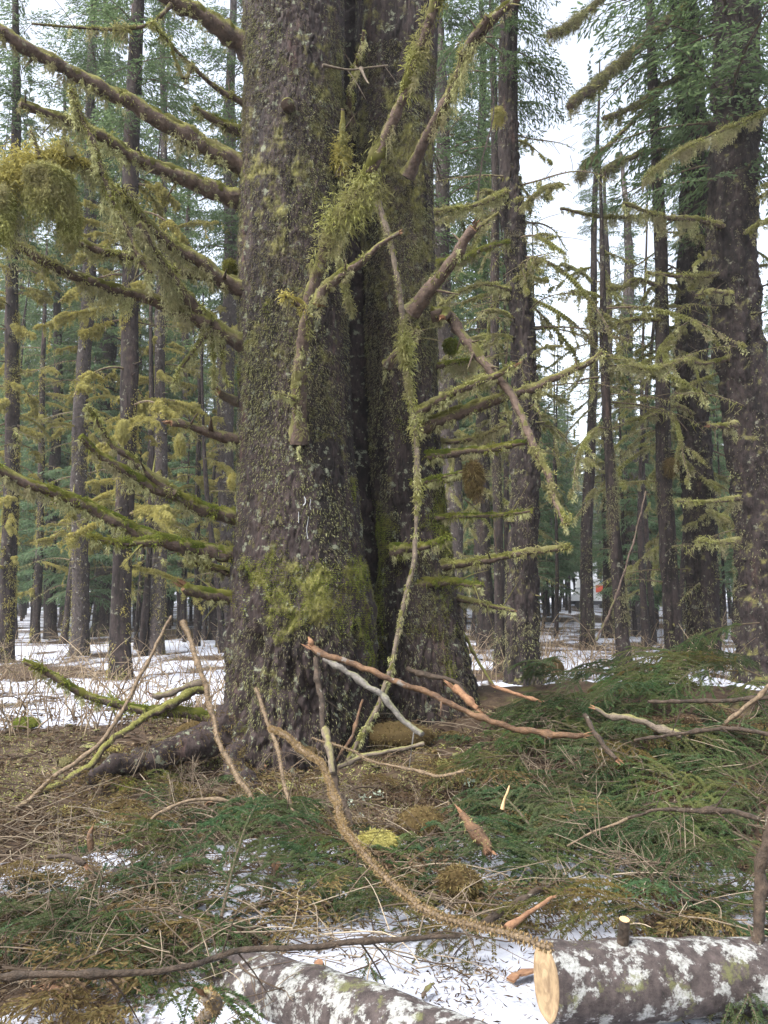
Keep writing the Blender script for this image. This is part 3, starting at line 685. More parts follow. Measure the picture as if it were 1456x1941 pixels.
LB([(684, 130), (694, 150), (700, 158)], 6.6, 6.5, 7, 4, moss=0, hang=0, wood='dead_wood')
LB([(640, 480), (660, 560), (668, 590)], 6.6, 6.8, 9, 4, moss=1.2, hang=.8, hanglen=.06)
# right side
LB([(820, 600), (850, 598), (880, 640), (930, 702), (970, 752), (1010, 840), (1040, 910), (1060, 965), (1073, 994)], 7.5, 6.7, 24, 15, moss=.9, hang=.4, hanglen=.06, twigs=4, wood='branch_bare', zones=[(0, 1), (.15, .1), (.3, .6), (.5, .3), (.6, 1.2), (1, 1.2)])
LB([(842, 594), (850, 590), (838, 602)], 7.4, 7.3, 20, 16, moss=.2, hang=.1, torn=True)
LB([(785, 785), (850, 750), (910, 725), (950, 705), (978, 694)], 7.5, 7.0, 20, 15, moss=1.4, hang=.4, hanglen=.06, torn=True)
LB([(800, 812), (900, 772), (980, 746), (1060, 712), (1110, 690), (1137, 668)], 7.6, 6.9, 32, 13, moss=1.1, hang=.5, hanglen=.08, twigs=3)
LB([(800, 868), (880, 856), (940, 850), (1002, 840)], 7.7, 7.2, 20, 14, moss=1.4, hang=.6, hanglen=.07, torn=True, mossmat='moss_green')
LB([(805, 985), (840, 980), (900, 978), (960, 975), (1008, 968)], 7.7, 7.2, 12, 8, moss=1.2, hang=.2, hanglen=.04, mossmat='moss_green')
LB([(830, 1075), (920, 1062), (1000, 1046), (1078, 1034)], 7.7, 7.1, 22, 11, moss=1.2, hang=.4, hanglen=.06, torn=True)
LB([(790, 1106), (870, 1105), (914, 1108)], 7.6, 7.3, 20, 13, moss=1.4, hang=.3, hanglen=.05, mossmat='moss_green')
LB([(840, 1130), (920, 1145), (977, 1159)], 7.9, 7.5, 18, 7, moss=.9, hang=.4, hanglen=.08, torn=True)
LB([(745, 1045), (790, 1038), (815, 1032), (852, 1021)], 7.45, 7.2, 24, 10, moss=1.8, hang=.3, hanglen=.05, mossmat='moss_green')
LB([(780, 920), (850, 902), (888, 888)], 7.6, 7.3, 14, 6, moss=1.2, hang=.8, hanglen=.06, mossmat='moss_green')
LB([(830, 912), (870, 905), (895, 896)], 7.7, 7.5, 14, 12, moss=.2, hang=.1, torn=True)
LB([(808, 700), (850, 690), (900, 682)], 7.9, 7.7, 14, 10, moss=1.6, hang=1.2, hanglen=.12, mossmat='moss_green')
LB([(815, 835), (860, 838), (900, 830), (960, 805)], 8.0, 7.7, 12, 8, moss=1.6, hang=.6, hanglen=.07)

def root_part(pts, Y0, Y1, w0, w1):
    pts = np.array(pts, float); Y = np.linspace(Y0, Y1, len(pts)); w = spline(P(pts[:, 0], pts[:, 1], Y), .03); n = len(w)
    rad = S(np.linspace(w0, w1, n), np.linspace(Y0, Y1, n))/2
    w[:, 2] -= rad*.45
    wb, ms = limb_geo(w, rad, 2.6, .2, .05, thick=.012, up=.6, seg=28, core=False, rough_=.29)
    wb.a = [x*0-.12 for x in wb.a]; o = part('root', wb, [M['bark_big'], M['torn_wood']], big); part('moss', ms, [M['moss_dark'], M['moss_dark']], o, 'stuff')
root_part([(470, 1330), (420, 1375), (370, 1402), (300, 1425), (230, 1440), (170, 1475)], 7.0, 6.1, 75, 26)
root_part([(470, 1380), (450, 1430), (470, 1480), (520, 1510)], 6.9, 6.1, 60, 25)

# the long dead stem that hangs down in front of the right stem
vine = limb([(716, 385), (735, 440), (752, 520), (763, 600), (770, 680), (780, 760), (790, 850), (791, 950), (786, 1050), (770, 1130), (754, 1200), (735, 1290), (700, 1370), (655, 1450), (640, 1475)], 6.7, 6.6, 12, 11, moss=1.3, hang=.8, hanglen=.06,
            name='dangling_stem', wood='dead_wood', zones=[(0, .4), (.2, .3), (.24, 2.5), (.3, 1.2), (.5, 1.5), (.55, .5), (.75, .4), (1, .8)])
tag(vine, 'long thin mossy dead stem hanging down in front of the right trunk', 'stem')

# dense brown moss clump hanging from a right limb
def moss_clump(name, px, py, Y, rx, rz, mats, label, cat='moss', n=1500, ln=(.03, .07), hang=200, hl=.12, squash=1.):
    c = P(px, py, Y); R1, R2 = S(rx, Y), S(rz, Y)
    mb = MB(); u = nrm(RNG.normal(size=(700, 3)))
    th = np.linspace(0, 2*np.pi, 18, endpoint=False); ph = np.linspace(.05, np.pi-.05, 12)
    PH, TH = np.meshgrid(ph, th, indexing='ij')
    d = np.stack([np.sin(PH)*np.cos(TH), np.sin(PH)*np.sin(TH), np.cos(PH)], -1)
    sd = int(RNG.integers(999)); k = .82*(1+.5*fbm(d*1.6+sd, 3, sd))
    V = d*k[..., None]*np.array([R1, R1*squash, R2])+c
    i = np.arange(11)[:, None]*18; j = np.arange(18)[None]; j2 = (j+1) % 18
    mb.add(V.reshape(-1, 3), np.stack([i+j, i+18+j, i+18+j2, i+j2], -1).reshape(-1, 4), t=.3, sm=True)
    d = nrm(RNG.normal(size=(n, 3))); k = .82*(1+.5*fbm(d*1.6+sd, 3, sd))
    p = d*(k*RNG.uniform(.85, 1.02, n))[:, None]*np.array([R1, R1*squash, R2])+c
    mb.blades(p, d+RNG.normal(size=(n, 3))*.6, RNG.uniform(ln[0], ln[1], n), RNG.uniform(.005, .010, n), .6)
    q = p[d[:, 2] < .2][:hang]; mb.beards(q, hl*RNG.uniform(.1, 1.25, len(q)), RNG.uniform(.008, .022, len(q)), 16, w=.008)
    return tag(part(name, mb, M[mats], None), label, cat)
moss_clump('moss_clump', 898, 898, 7.3, 17, 28, 'moss_dark', 'brown tear-shaped moss clump hanging under a limb right of the trunk', hl=.16)


# ------------------------------------------------------------------ foliage: boughs and crowns
def bough_arrays(L, blade, wblade, step, seed, droop=.22, lift=.25, spread=.55, hangy=.5):
    """flat conifer branch along +x: leafy shoots left and right, each of small blades"""
    g = np.random.default_rng(seed); R_, D_, LL, WW = [], [], [], []
    s = .12*L
    while s < L:
        z = lift*s-droop*s*s/L*1.6
        root = np.array([s, 0, z]); f = s/L
        for sg in (-1, 1):
            if g.random() < .12: continue
            l = L*spread*(1-f)**.8*(.35+.65*min(1, f*4))*g.uniform(.6, 1.1)+blade
            a = math.radians(g.uniform(40, 70)); d = np.array([math.cos(a), sg*math.sin(a), g.uniform(-.25, .05)])
            nb = max(2, int(l/(blade*.42)))
            for k in range(nb):
                q = (k+.5)/nb; p = root+d*l*q+np.array([0, 0, -hangy*l*q*q*.5])
                w = g.choice((-1, 1)); bd = nrm(d+np.array([g.normal()*.4, w*g.uniform(.2, .9), g.uniform(-.7, .1)]))
                R_.append(p); D_.append(bd); LL.append(blade*g.uniform(.6, 1.2)); WW.append(wblade*g.uniform(.7, 1.3))
        s += step*g.uniform(.7, 1.3)
    return np.array(R_), np.array(D_), np.array(LL), np.array(WW)

def crown_mesh(name, seed, H, Rmax, nb, mat, blade=.15, wblade=.035, step=.17, shape=.9, open_=0., dead=.0, trunk_r=.0):
    g = np.random.default_rng(seed); mb = MB(); st = MB()
    var = [bough_arrays(2.0, blade, wblade, step, seed*7+k) for k in range(4)]
    for k in range(nb):
        f = (k+g.random())/nb; z = H*f
        r = Rmax*(1-f)**shape*(.55+.45*min(1, f*6))*g.uniform(.6, 1.15)
        if g.random() < open_: continue
        R_, D_, LL, WW = var[g.integers(4)]
        sc = r/2.0; a = g.random()*6.283; tilt = g.uniform(-.30, .10)+f*.35
        ca, sa, ct, sn_ = math.cos(a), math.sin(a), math.cos(tilt), math.sin(tilt)
        Rm = np.array([[ca, -sa, 0], [sa, ca, 0], [0, 0, 1.]]) @ np.array([[ct, 0, -sn_], [0, 1, 0], [sn_, 0, ct]])
        ks = g.random(len(R_)) < (.55+.45*min(1, sc))
        sb = max(.75, min(1.1, sc**.3))
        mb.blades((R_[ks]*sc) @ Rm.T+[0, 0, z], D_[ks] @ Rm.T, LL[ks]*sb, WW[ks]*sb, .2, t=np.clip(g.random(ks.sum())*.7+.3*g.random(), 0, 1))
        q = np.array([[x, 0, .25*x-.22*x*x/2*1.6] for x in np.linspace(0, 2, 6)])*sc
        mb.tube(q @ Rm.T+[0, 0, z], np.linspace(.022, .004, 6)*max(.5, sc), 4, t=.0, mat=1, cap=False)
    return mb.mesh(name, [mat, M['branch_bare']])

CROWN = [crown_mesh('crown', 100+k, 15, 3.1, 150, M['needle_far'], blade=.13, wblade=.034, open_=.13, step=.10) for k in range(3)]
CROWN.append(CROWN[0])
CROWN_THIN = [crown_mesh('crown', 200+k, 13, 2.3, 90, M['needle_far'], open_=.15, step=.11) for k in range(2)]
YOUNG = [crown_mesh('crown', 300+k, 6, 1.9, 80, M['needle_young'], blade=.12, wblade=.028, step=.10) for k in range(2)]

# mossy dead branches shared by the trees behind
def moss_branch_mesh(seed, L, fat, mossm, beardm):
    global RNG
    keep = RNG; RNG = np.random.default_rng(seed); g = RNG
    n = 7; s = np.linspace(0, 1, n)
    up = g.uniform(-.15, .30); dr = g.uniform(.15, .75)
    pts = np.stack([s*L, L*.12*np.sin(s*3+g.random()*6)*s, L*(up*s-dr*s*s)], -1)
    path = spline(pts, .06); m = len(path); rad = np.linspace(.022, .007, m)
    mb = MB(); mb.tube(path, rad, 6, mat=0)
    T, U, W = frames(path)
    paths = [path]
    for tw in range(int(g.integers(4, 8))):
        j = int(g.integers(m//5, m-1)); d = nrm(T[j]*.7+np.array([g.normal()*.8, g.normal()*.8, g.uniform(-.8, .4)])); l = L*g.uniform(.12, .4)
        q = spline([path[j], path[j]+d*l*.5, path[j]+d*l+[0, 0, -.2*l]], .05); mb.tube(q, np.linspace(.008, .003, len(q)), 4, mat=0, cap=False); paths.append(q)
    for q in paths:
        nn = len(q); lq = nn*.06
        for rep in range(2 if q is path else 1):          # fur sleeves with clear ends
            ln = max(4, int(nn*g.uniform(.25, .6))); a0 = int(g.integers(0, max(1, nn-ln+1))); sub = q[a0:a0+ln]
            if len(sub) < 3: continue
            fr = np.linspace(0, 1, len(sub)); body = fat*g.uniform(.35, .75)*np.sin(np.pi*np.clip(fr*.92+.05, 0, 1))**.5
            sub = sub-np.array([0, 0, 1.])*(body*.35)[:, None]
            mb.tube(sub, body*.9, 8, mat=1, t=.30, rough=.35, seed=seed+rep, scale=13)
            T2, U2, W2 = frames(sub); k = int(len(sub)*70); i = g.integers(0, len(sub), k); a = g.random(k)*6.283
            d = U2[i]*np.cos(a)[:, None]+W2[i]*np.sin(a)[:, None]
            mb.blades(sub[i]+d*(body[i]*.85)[:, None], d+g.normal(size=(k, 3))*.55, g.uniform(.02, .045, k), g.uniform(.010, .018, k), .5, mat=1, t=np.clip(.25+.75*g.random(k), 0, 1))
        k = int(lq*120); i = g.integers(0, nn, k); mb.blades(q[i], g.normal(size=(k, 3))+[0, 0, .2], g.uniform(.02, .05, k), g.uniform(.010, .02, k), .7, mat=1)
        k = int(lq*5)+1; i = g.integers(0, nn, k); mb.beards(q[i], g.uniform(.05, .24, k), g.uniform(.012, .026, k), 24, mat=2, w=.018, bl=(.03, .065))
    RNG = keep
    return mb.mesh('branch', [M['branch_bare'], M[mossm], M[beardm]])
MB_GOLD = [moss_branch_mesh(500+k, L, ft, 'moss_gold', 'moss_gold') for k, (L, ft) in enumerate([(1.0, .10), (1.3, .085), (.7, .12), (1.5, .07), (.9, .09)])]
MB_OLIVE = [moss_branch_mesh(520+k, L, ft, 'moss', 'beard') for k, (L, ft) in enumerate([(1.1, .06), (1.6, .065), (.8, .075), (1.9, .05), (1.3, .04)])]
def twig_branch_mesh(seed, L):
    g = np.random.default_rng(seed); mb = MB(); s = np.linspace(0, 1, 6)
    pts = np.stack([s*L, .08*L*np.sin(s*4+seed), L*(g.uniform(-.2, .2)*s-.25*s*s)], -1); path = spline(pts, .08); m = len(path)
    mb.tube(path, np.linspace(.018, .004, m), 5, mat=0)
    for k in range(7):
        j = int(g.integers(m//5, m-1)); d = nrm(np.array([g.uniform(.2, 1), g.normal(), g.uniform(-.7, .3)])); l = L*g.uniform(.12, .35)
        mb.tube(spline([path[j], path[j]+d*l*.5, path[j]+d*l+[0, 0, -.08*l]], .08), .0045, 4, mat=0, cap=False)
    k = int(60*L); i = g.integers(0, m, k); mb.blades(path[i], g.normal(size=(k, 3)), .05, .018, .8, mat=1)
    mb.strands(path[g.integers(0, m, int(14*L))], g.uniform(.02, .26, int(14*L)), .010, mat=1, sway=.3)
    return mb.mesh('branch', [M['branch_bare'], M['moss']])
MB_TWIG = [twig_branch_mesh(560+k, L) for k, L in enumerate([1.2, 1.8, 1.5])]

def trunk_line(base_px, top_px, w0, w1, Y, ztop, zb=None):
    b = P(base_px[0], base_px[1], Y); t = P(top_px[0], top_px[1], Y)
    zg = float(hgt(b[0], Y)); h = t[2]-b[2]
    sl = (t[0]-b[0])/h
    return b, sl, zg

def bg_tree(base, top, w0, w1, label, Y=None, H=22., bark='bark_far', moss=('olive', 14, 1.2, 7.), crown=None, twigs=6, mossy=.0, group=None, name='spruce_tree', bend=0., crown_at=None, seg=16, side=None, seed=None, bscale=1.):
    """a standing tree from the pixels of its foot and of a point higher up its trunk"""
    g = np.random.default_rng(int(base[0]*13+base[1]) if seed is None else seed)
    if Y is None:
        Y = float(G([base[0]], [base[1]])[0][1])
    b = P(base[0], base[1], Y); t = P(top[0], top[1], Y)
    if base[0] < 450: w0 *= .84; w1 *= .84
    sl = (t[0]-b[0])/(t[2]-b[2]); zg = float(hgt(b[0], Y)); r0 = S(w0, Y)/2
    zt = t[2]; r1 = S(w1, Y)/2
    root = empty(name, (b[0], Y, zg)); tag(root, label, 'tree', group)
    big_ = w0 > 55
    z = np.concatenate([[-.25, -.05, .15, .4, .8], np.linspace(1.2, H, int(H*2.2))])
    if big_: z = np.concatenate([np.arange(-.25, 10.5, .045), np.linspace(10.6, H, 26)])
    rad = np.interp(z, [-.25, 0, .5, max(1., zt-zg), H], [r0*1.5, r0*1.28, r0, r1, min(r1*.3, .05)])
    if H < zt-zg: rad = np.interp(z, [-.25, 0, .5, H], [r0*1.5, r0*1.25, r0, .02])
    ph = g.random()*6
    xo = lambda zz: sl*zz+bend*np.sin(np.clip(zz/max(1, zt-zg), 0, 1.5)*np.pi)+r0*.25*np.sin(zz*.7+ph)
    yo = lambda zz: r0*.3*np.sin(zz*.5+ph*2)
    path = np.stack([xo(z), yo(z), z], -1)
    mb = MB(); V, D = mb.tube(path, rad, 110 if big_ else seg, rough=.13, seed=int(g.integers(999)), scale=4.)
    if big_:
        q = mb.v[0]; f1, f2, ci = voro(q*np.array([15, 15, 7.])+fbm(q*5, 2, 3)[:, None], 5)
        mb.v[0] = q+D.reshape(-1, 3)*(.030*smooth(f2-f1, .0, .16)*(.2+1.*ci)+.03*fbm(q*14, 3, 8)-.03)[:, None]
    if r0*F/Y > 14:
        for k in range(int(g.integers(8, 16))):       # stub knots
            zz = g.uniform(.8, 9); a = g.uniform(3.3, 6.1); rr = float(np.interp(zz, z, rad)); c = np.array([xo(zz), yo(zz), zz])
            d = np.array([math.cos(a), math.sin(a), g.uniform(-.3, .3)]); mb.tube(np.array([c+d*rr*.8, c+d*(rr+.03), c+d*(rr+g.uniform(.05, .16))]), [.03, .02, .012], 5)
    tr = part_local('trunk', mb, M[bark], root)
    if mossy:
        ms = MB(); k = int(mossy*9000*r0/.25*min(1, 14/Y)*2)
        zz = g.uniform(0, min(H, 9), k); a = g.random(k)*6.283; rr = np.interp(zz, z, rad); d = np.stack([np.cos(a), np.sin(a), 0*a], -1)
        p = np.stack([xo(zz), yo(zz), zz], -1)+d*rr[:, None]
        kk = g.random(k) < np.clip(.05+1.9*fbm(p*np.array([4, 4, 1.6])+g.random()*9, 3, 5)+.5*np.exp(-zz/1.3), 0, 1)
        p, d = p[kk], d[kk]; k = len(p)
        ms.blades(p, d+RNG.normal(size=(k, 3))*.5+[0, 0, -.5], g.uniform(.02, .06, k), g.uniform(.008, .014, k), .8)
        sel = g.random(k) < .06; ms.lumps(p[sel], g.uniform(.02, .06, sel.sum())*(1.5 if moss[0] == 'gold' else 1.), 16, mat=0, w=.018)
        mo = part_local('moss', ms, M['moss_gold' if moss[0] == 'gold' else 'moss_bark'], root); mo['kind'] = 'stuff'
    pool = MB_GOLD if moss[0] == 'gold' else MB_OLIVE
    def put(me, zz, a, sc):
        o = bpy.data.objects.new('branch', me); COL.objects.link(o); o.parent = root
        if 930 < base[0] < 1190 and zz < 4.4: zz += 2.6
        rr = float(np.interp(zz, z, rad))
        o.location = (xo(zz)+math.cos(a)*rr*.8, yo(zz)+math.sin(a)*rr*.8, zz); o.rotation_euler = (g.uniform(-.5, .5), g.uniform(-.3, .25), a); o.scale = (sc, sc, sc)
    for k in range(int(moss[1]*1.7)):
        zz = g.uniform(moss[2], min(moss[3], H*.8)); a = g.random()*6.283
        if side is not None and g.random() < .6: a = side+g.normal()*.6
        put(pool[int(g.integers(len(pool)))], zz, a, g.uniform(.45, 1.15)*bscale)
    for k in range(int(twigs*1.6)):
        put(MB_TWIG[int(g.integers(3))], g.uniform(1.5, min(10, H*.8)), g.random()*6.283, g.uniform(.6, 1.3)*bscale)
    if crown is not None:
        me, z0, sc, zs = crown
        o = bpy.data.objects.new('crown', me); COL.objects.link(o); o.parent = root
        o.location = (xo(z0), yo(z0), z0); o.rotation_euler = (0, 0, g.random()*6.283); o.scale = (sc, sc, zs)
    return root

def part_local(name, mb, mat, parent):
    return link(name, mb.mesh(name, mat), parent)

C_ = CROWN; CT = CROWN_THIN
# right-hand trees
T1 = bg_tree((1448, 1255), (1376, 0), 104, 88, 'massive rough-barked spruce trunk at the right edge of the picture', Y=13.5, H=24, moss=('olive', 6, 4.5, 9), twigs=4, mossy=.35, seg=48, crown=(C_[0], 8.5, 1.2, 1.0))
T2 = bg_tree((1330, 1250), (1300, 0), 66, 52, 'stout mossy-footed spruce just left of the massive right-edge trunk', Y=15.5, H=24, moss=('olive', 12, 2.5, 10), twigs=6, mossy=.6, seg=36, crown=(C_[1], 9.5, .8, 1.0))
T3 = bg_tree((1275, 1245), (1234, 0), 34, 17, 'slender dark spruce pole with a moss ball, left of the stout spruce', Y=15.0, H=19, moss=('olive', 12, 2., 9), twigs=5, mossy=1.)
T4 = bg_tree((1184, 1275), (1146, 600), 27, 14, 'thin leaning dark pole with bushy moss at its foot', Y=14.0, H=9.5, moss=('olive', 6, 1.5, 7), twigs=4, mossy=1.6, bend=-.05)
T5 = bg_tree((1111, 1205), (1130, 310), 25, 9, 'thin yellow-mossed tree standing before the parked truck', Y=22, H=17, moss=('olive', 9, 3, 12), twigs=3, mossy=.9, bend=.0, crown=(CT[0], 11.5, .35, .42))
T6 = bg_tree((1002, 1275), (964, 0), 62, 36, 'straight grey spruce trunk right of the twin-stemmed giant', Y=13.8, H=22, moss=('olive', 12, 3, 10), twigs=12, mossy=.5, seg=36, crown=(C_[2], 10.5, .65, 1.))
T7 = bg_tree((1204, 1185), (1190, 640), 40, 26, 'lichen-spotted spruce trunk bearing a small yellow tag', Y=27, H=17, bark='bark_pale', moss=('olive', 9, 2, 9), twigs=4, mossy=.5, crown=(CT[1], 8, 1., .7))
T7b = bg_tree((1152, 1185), (1150, 640), 24, 16, 'slim mossy trunk between the tagged spruce and the yellow-mossed tree', Y=25, H=15, moss=('olive', 10, 2, 9), twigs=4, mossy=1.2)
T23 = bg_tree((918, 1200), (915, 700), 34, 30, 'dim spruce trunk seen low beside the right stem of the giant', Y=22, H=20, moss=('olive', 10, 1.5, 9), twigs=6, mossy=.8, crown=(C_[3], 7, 1., 1.))
T30 = bg_tree((862, 1200), (846, 600), 40, 34, 'spruce trunk half hidden directly behind the giant right stem', Y=18, H=21, bark='bark_pale', moss=('olive', 16, 3, 11), twigs=8, mossy=.6, crown=(C_[0], 8, .9, 1.))
T31 = bg_tree((945, 1215), (936, 300), 20, 16, 'thin mossy pole hugging the left side of the straight grey spruce', Y=16, H=17, moss=('olive', 12, 3, 10), twigs=4, mossy=1.)
# left-hand trees
T8 = bg_tree((231, 1268), (256, 100), 44, 34, 'moss-sleeved spruce trunk nearest on the snow at left', Y=14.2, H=20, moss=('gold', 22, 1.9, 9.5), twigs=5, mossy=1.5, seg=28, crown=(CT[0], 9.5, .8, .8))
T9 = bg_tree((147, 1205), (166, 500), 38, 30, 'pale speckled trunk left of the moss-sleeved spruce', Y=20, H=21, bark='bark_pale', moss=('gold', 20, 3, 12), twigs=6, mossy=.7, crown=(C_[1], 11, .8, .8))
T10 = bg_tree((300, 1215), (306, 600), 36, 22, 'mossy trunk between the moss-sleeved spruce and the giant', Y=20, H=20, bark='bark_pale', moss=('gold', 18, 3, 11), twigs=8, mossy=1.2, crown=(CT[1], 9, .9, .9))
T11 = bg_tree((195, 1180), (200, 600), 56, 40, 'broad dark trunk in shade behind the moss-sleeved spruce', Y=28, H=24, moss=('gold', 8, 4, 12), twigs=6, crown=(C_[2], 8, 1.2, 1.1))
T12 = bg_tree((428, 1185), (436, 450), 42, 34, 'grey lichened trunk showing beside the left edge of the giant', Y=22, H=23, bark='bark_pale', moss=('gold', 14, 3, 12), twigs=6, mossy=.6, crown=(C_[3], 10, .9, 1.))
T13 = bg_tree((406, 1178), (420, 700), 22, 18, 'thin dark trunk left of the grey lichened one', Y=26, H=18, moss=('gold', 8, 2, 10), twigs=3, crown=(CT[0], 8, .8, .8))
T14 = bg_tree((18, 1185), (28, 450), 36, 28, 'golden-mossed trunk at the left edge of the picture', Y=18, H=18, moss=('gold', 30, 2, 10), twigs=4, mossy=2.2, crown=(CT[1], 9, .9, .8))
T15 = bg_tree((95, 1195), (108, 700), 28, 20, 'dark straight trunk left of the pale speckled trunk', Y=27, H=20, moss=('gold', 8, 2, 10), twigs=5, crown=(C_[0], 7, .9, .9))
T18 = bg_tree((70, 1195), (80, 800), 18, 14, 'thin mossy pole near the golden-mossed trunk', Y=25, H=13, moss=('gold', 12, 1.5, 9), twigs=5, mossy=1.5)
T17 = bg_tree((122, 1205), (150, 900), 15, 12, 'thin leaning pole crossing before the dark straight trunk', Y=24, H=10, moss=('gold', 8, 1.5, 8), twigs=4, mossy=.8)
T20 = bg_tree((345, 1180), (352, 700), 22, 17, 'slim trunk midway between the mossy trunk and the giant', Y=27, H=18, moss=('gold', 12, 2, 10), twigs=4, mossy=.8, crown=(CT[0], 8, .8, .8))
T22 = bg_tree((268, 1175), (262, 700), 20, 16, 'slim shaded trunk right behind the moss-sleeved spruce', Y=30, H=18, moss=('gold', 8, 2, 10), twigs=4, crown=(CT[1], 6, .9, .9))
T24 = bg_tree((372, 1190), (380, 760), 14, 11, 'very thin pole by the slim trunk left of the giant', Y=22, H=10, moss=('gold', 10, 2, 8), twigs=4, mossy=1.)
# young hemlocks
for k, (a, b_, Y, h, lab) in enumerate([(350, 1190, 24, 1.0, 'young feathery hemlock left of the giant trunk'), (60, 1190, 27, 1.25, 'young feathery hemlock behind the golden-mossed trunk'),
        (1010, 1190, 27, 1.2, 'young hemlock right behind the straight grey spruce'), (265, 1185, 33, 1.4, 'tall young hemlock behind the moss-sleeved spruce'),
        (1055, 1165, 40, 1.35, 'young hemlock left of the parked truck'), (1245, 1180, 30, 1.2, 'young hemlock behind the slender dark pole'), (1375, 1185, 24, 1.1, 'young hemlock between the two stout right trunks'),
        (120, 1180, 36, 1.5, 'tall young hemlock in the back left')]):
    c = P(a, b_, Y); zg = float(hgt(c[0], Y)); r = empty('hemlock_tree', (c[0], Y, zg)); tag(r, lab, 'tree', 'young hemlocks under the spruces')
    mb = MB(); mb.tube(np.array([[0, 0, z] for z in np.linspace(-.1, 6.2*h+1.2, 12)]), np.linspace(.06, .01, 12), 7); part_local('trunk', mb, M['bark_far'], r)
    o = link('crown', YOUNG[k % 2], r); o.location = (0, 0, 1.6); o.scale = (h, h, h); o.rotation_euler = (0, 0, k*1.3)

prng = np.random.default_rng(99)
HX = [-.46, -.40, -.34, -.29, -.25, -.22, .09, .13, .16, .31, .36, .42, -.43, -.31, .12, .46, -.48, -.37, -.27, -.20, .10, .14, .17, .33, .39, .21, .20, .30, -.45, -.24]
for k in range(len(HX)):                                  # paler mid-sized hemlocks filling the stand
    ux = HX[k]; Y = prng.uniform(23, 44); X = ux*Y; h = prng.uniform(1.3, 2.1)
    if .16 < ux < .37: h *= .75
    r = empty('hemlock_tree', (X, Y, float(hgt(X, Y)))); tag(r, ('tall' if h > 1.7 else 'low')+' pale feathery hemlock behind the '+by_trunk(ux), 'tree', 'pale hemlocks by the '+by_trunk(ux))
    mb = MB(); mb.tube(np.array([[0, 0, z] for z in np.linspace(-.1, 6.2*h+1.2, 12)]), np.linspace(.08, .01, 12), 7); part_local('trunk', mb, M['bark_far'], r)
    o = link('crown', YOUNG[k % 2], r); o.location = (0, 0, 1.3); o.scale = (h*.85, h*.85, h); o.rotation_euler = (0, 0, k*1.7)
pole_me = []
for k in range(4):
    mb = MB(); z = np.linspace(-.3, 15, 16); mb.tube(np.stack([.18*np.sin(z*.25+k*2), .1*np.sin(z*.4+k), z], -1), np.interp(z, [0, 1, 15], [.10, .075, .012]), 7, rough=.2, seed=k+50, scale=3); pole_me.append(mb.mesh('trunk', [M['bark_far']]))
pk = 0
while pk < 60:                                      # thin mossy poles
    ux = prng.uniform(-.52, .52); Y = prng.uniform(19, 46)
    if -.19 < ux < .10 or .225 < ux < .295: continue
    X = ux*Y; pk += 1
    r = empty('pole_tree', (X, Y, float(hgt(X, Y)))); tag(r, ('near' if Y < 30 else 'farther')+' thin mossy pole standing by the '+by_trunk(ux), 'tree', 'thin poles by the '+by_trunk(ux))
    r.rotation_euler = (prng.normal()*.03, prng.normal()*.045, prng.random()*6.28); sc = prng.uniform(.7, 1.3)
    o = link('trunk', pole_me[pk % 4], r); o.scale = (sc, sc, prng.uniform(.5, 1.))
    for q in range(6):
        o = link('branch', ((MB_GOLD if ux < 0 else MB_OLIVE)+MB_TWIG)[int(prng.integers(8))], r); o.location = (0, 0, prng.uniform(1.5, 7.5)); o.rotation_euler = (0, prng.uniform(-.2, .3), prng.random()*6.28); o.scale = (prng.uniform(.5, .95),)*3

# far wood: many trees fading into the mist
far_trunk = []
for k in range(4):
    mb = MB(); z = np.linspace(-.3, 24, 22); mb.tube(np.stack([.12*np.sin(z*.4+k), .1*np.sin(z*.5+k*2), z], -1), np.interp(z, [0, 1, 24], [.15, .105, .015]), 9, rough=.15, seed=k, scale=3)
    far_trunk.append(mb.mesh('trunk', [M['bark_far']]))
frng = np.random.default_rng(77); placed = []; cnt = 0
while cnt < 190:
    Y = 30+62*frng.random()**.8; ux = frng.uniform(-.56, .56)*1.02; X = ux*Y
    if any((X-a)**2+(Y-b_)**2 < 6.5 for a, b_ in placed): continue
    gap = .175 < ux < .37
    if .235 < ux < .295 and Y < 69: continue
    placed.append((X, Y)); cnt += 1
    sc = frng.uniform(.75, 1.25)
    hs_ = min(1.1, (.33*Y*frng.uniform(.7, 1.))/24) if gap else frng.uniform(.85, 1.25)
    side_ = 'left of' if ux < -.05 else ('behind' if ux < .08 else 'right of')
    ban = 'in the middle distance' if Y < 50 else 'fading into the mist'
    r = empty('spruce_tree', (X, Y, float(hgt(X, Y)))); tag(r, f'slender far spruce {ban} seen by the {by_trunk(ux)}', 'tree', f'far spruces {ban} by the {by_trunk(ux)}')
    r.rotation_euler = (frng.normal()*.015, frng.normal()*.02, frng.random()*6.28)
    o = link('trunk', far_trunk[int(frng.integers(4))], r); o.scale = (sc, sc, hs_)
    z0 = frng.uniform(2.6, 5.5)*min(1, hs_)
    o = link('crown', CROWN[int(frng.integers(4))], r); o.location = (0, 0, z0); o.scale = (1.0*sc, 1.0*sc, max(.3, (24*hs_-z0)/15.))
    if Y < 50:
        for q in range(5):
            o = link('branch', (MB_GOLD if ux < -.05 else MB_OLIVE)[int(frng.integers(5))], r); zz = frng.uniform(2, 9); a = frng.random()*6.28
            o.location = (0, 0, zz); o.rotation_euler = (0, frng.uniform(-.2, .3), a); o.scale = (1.1,)*3

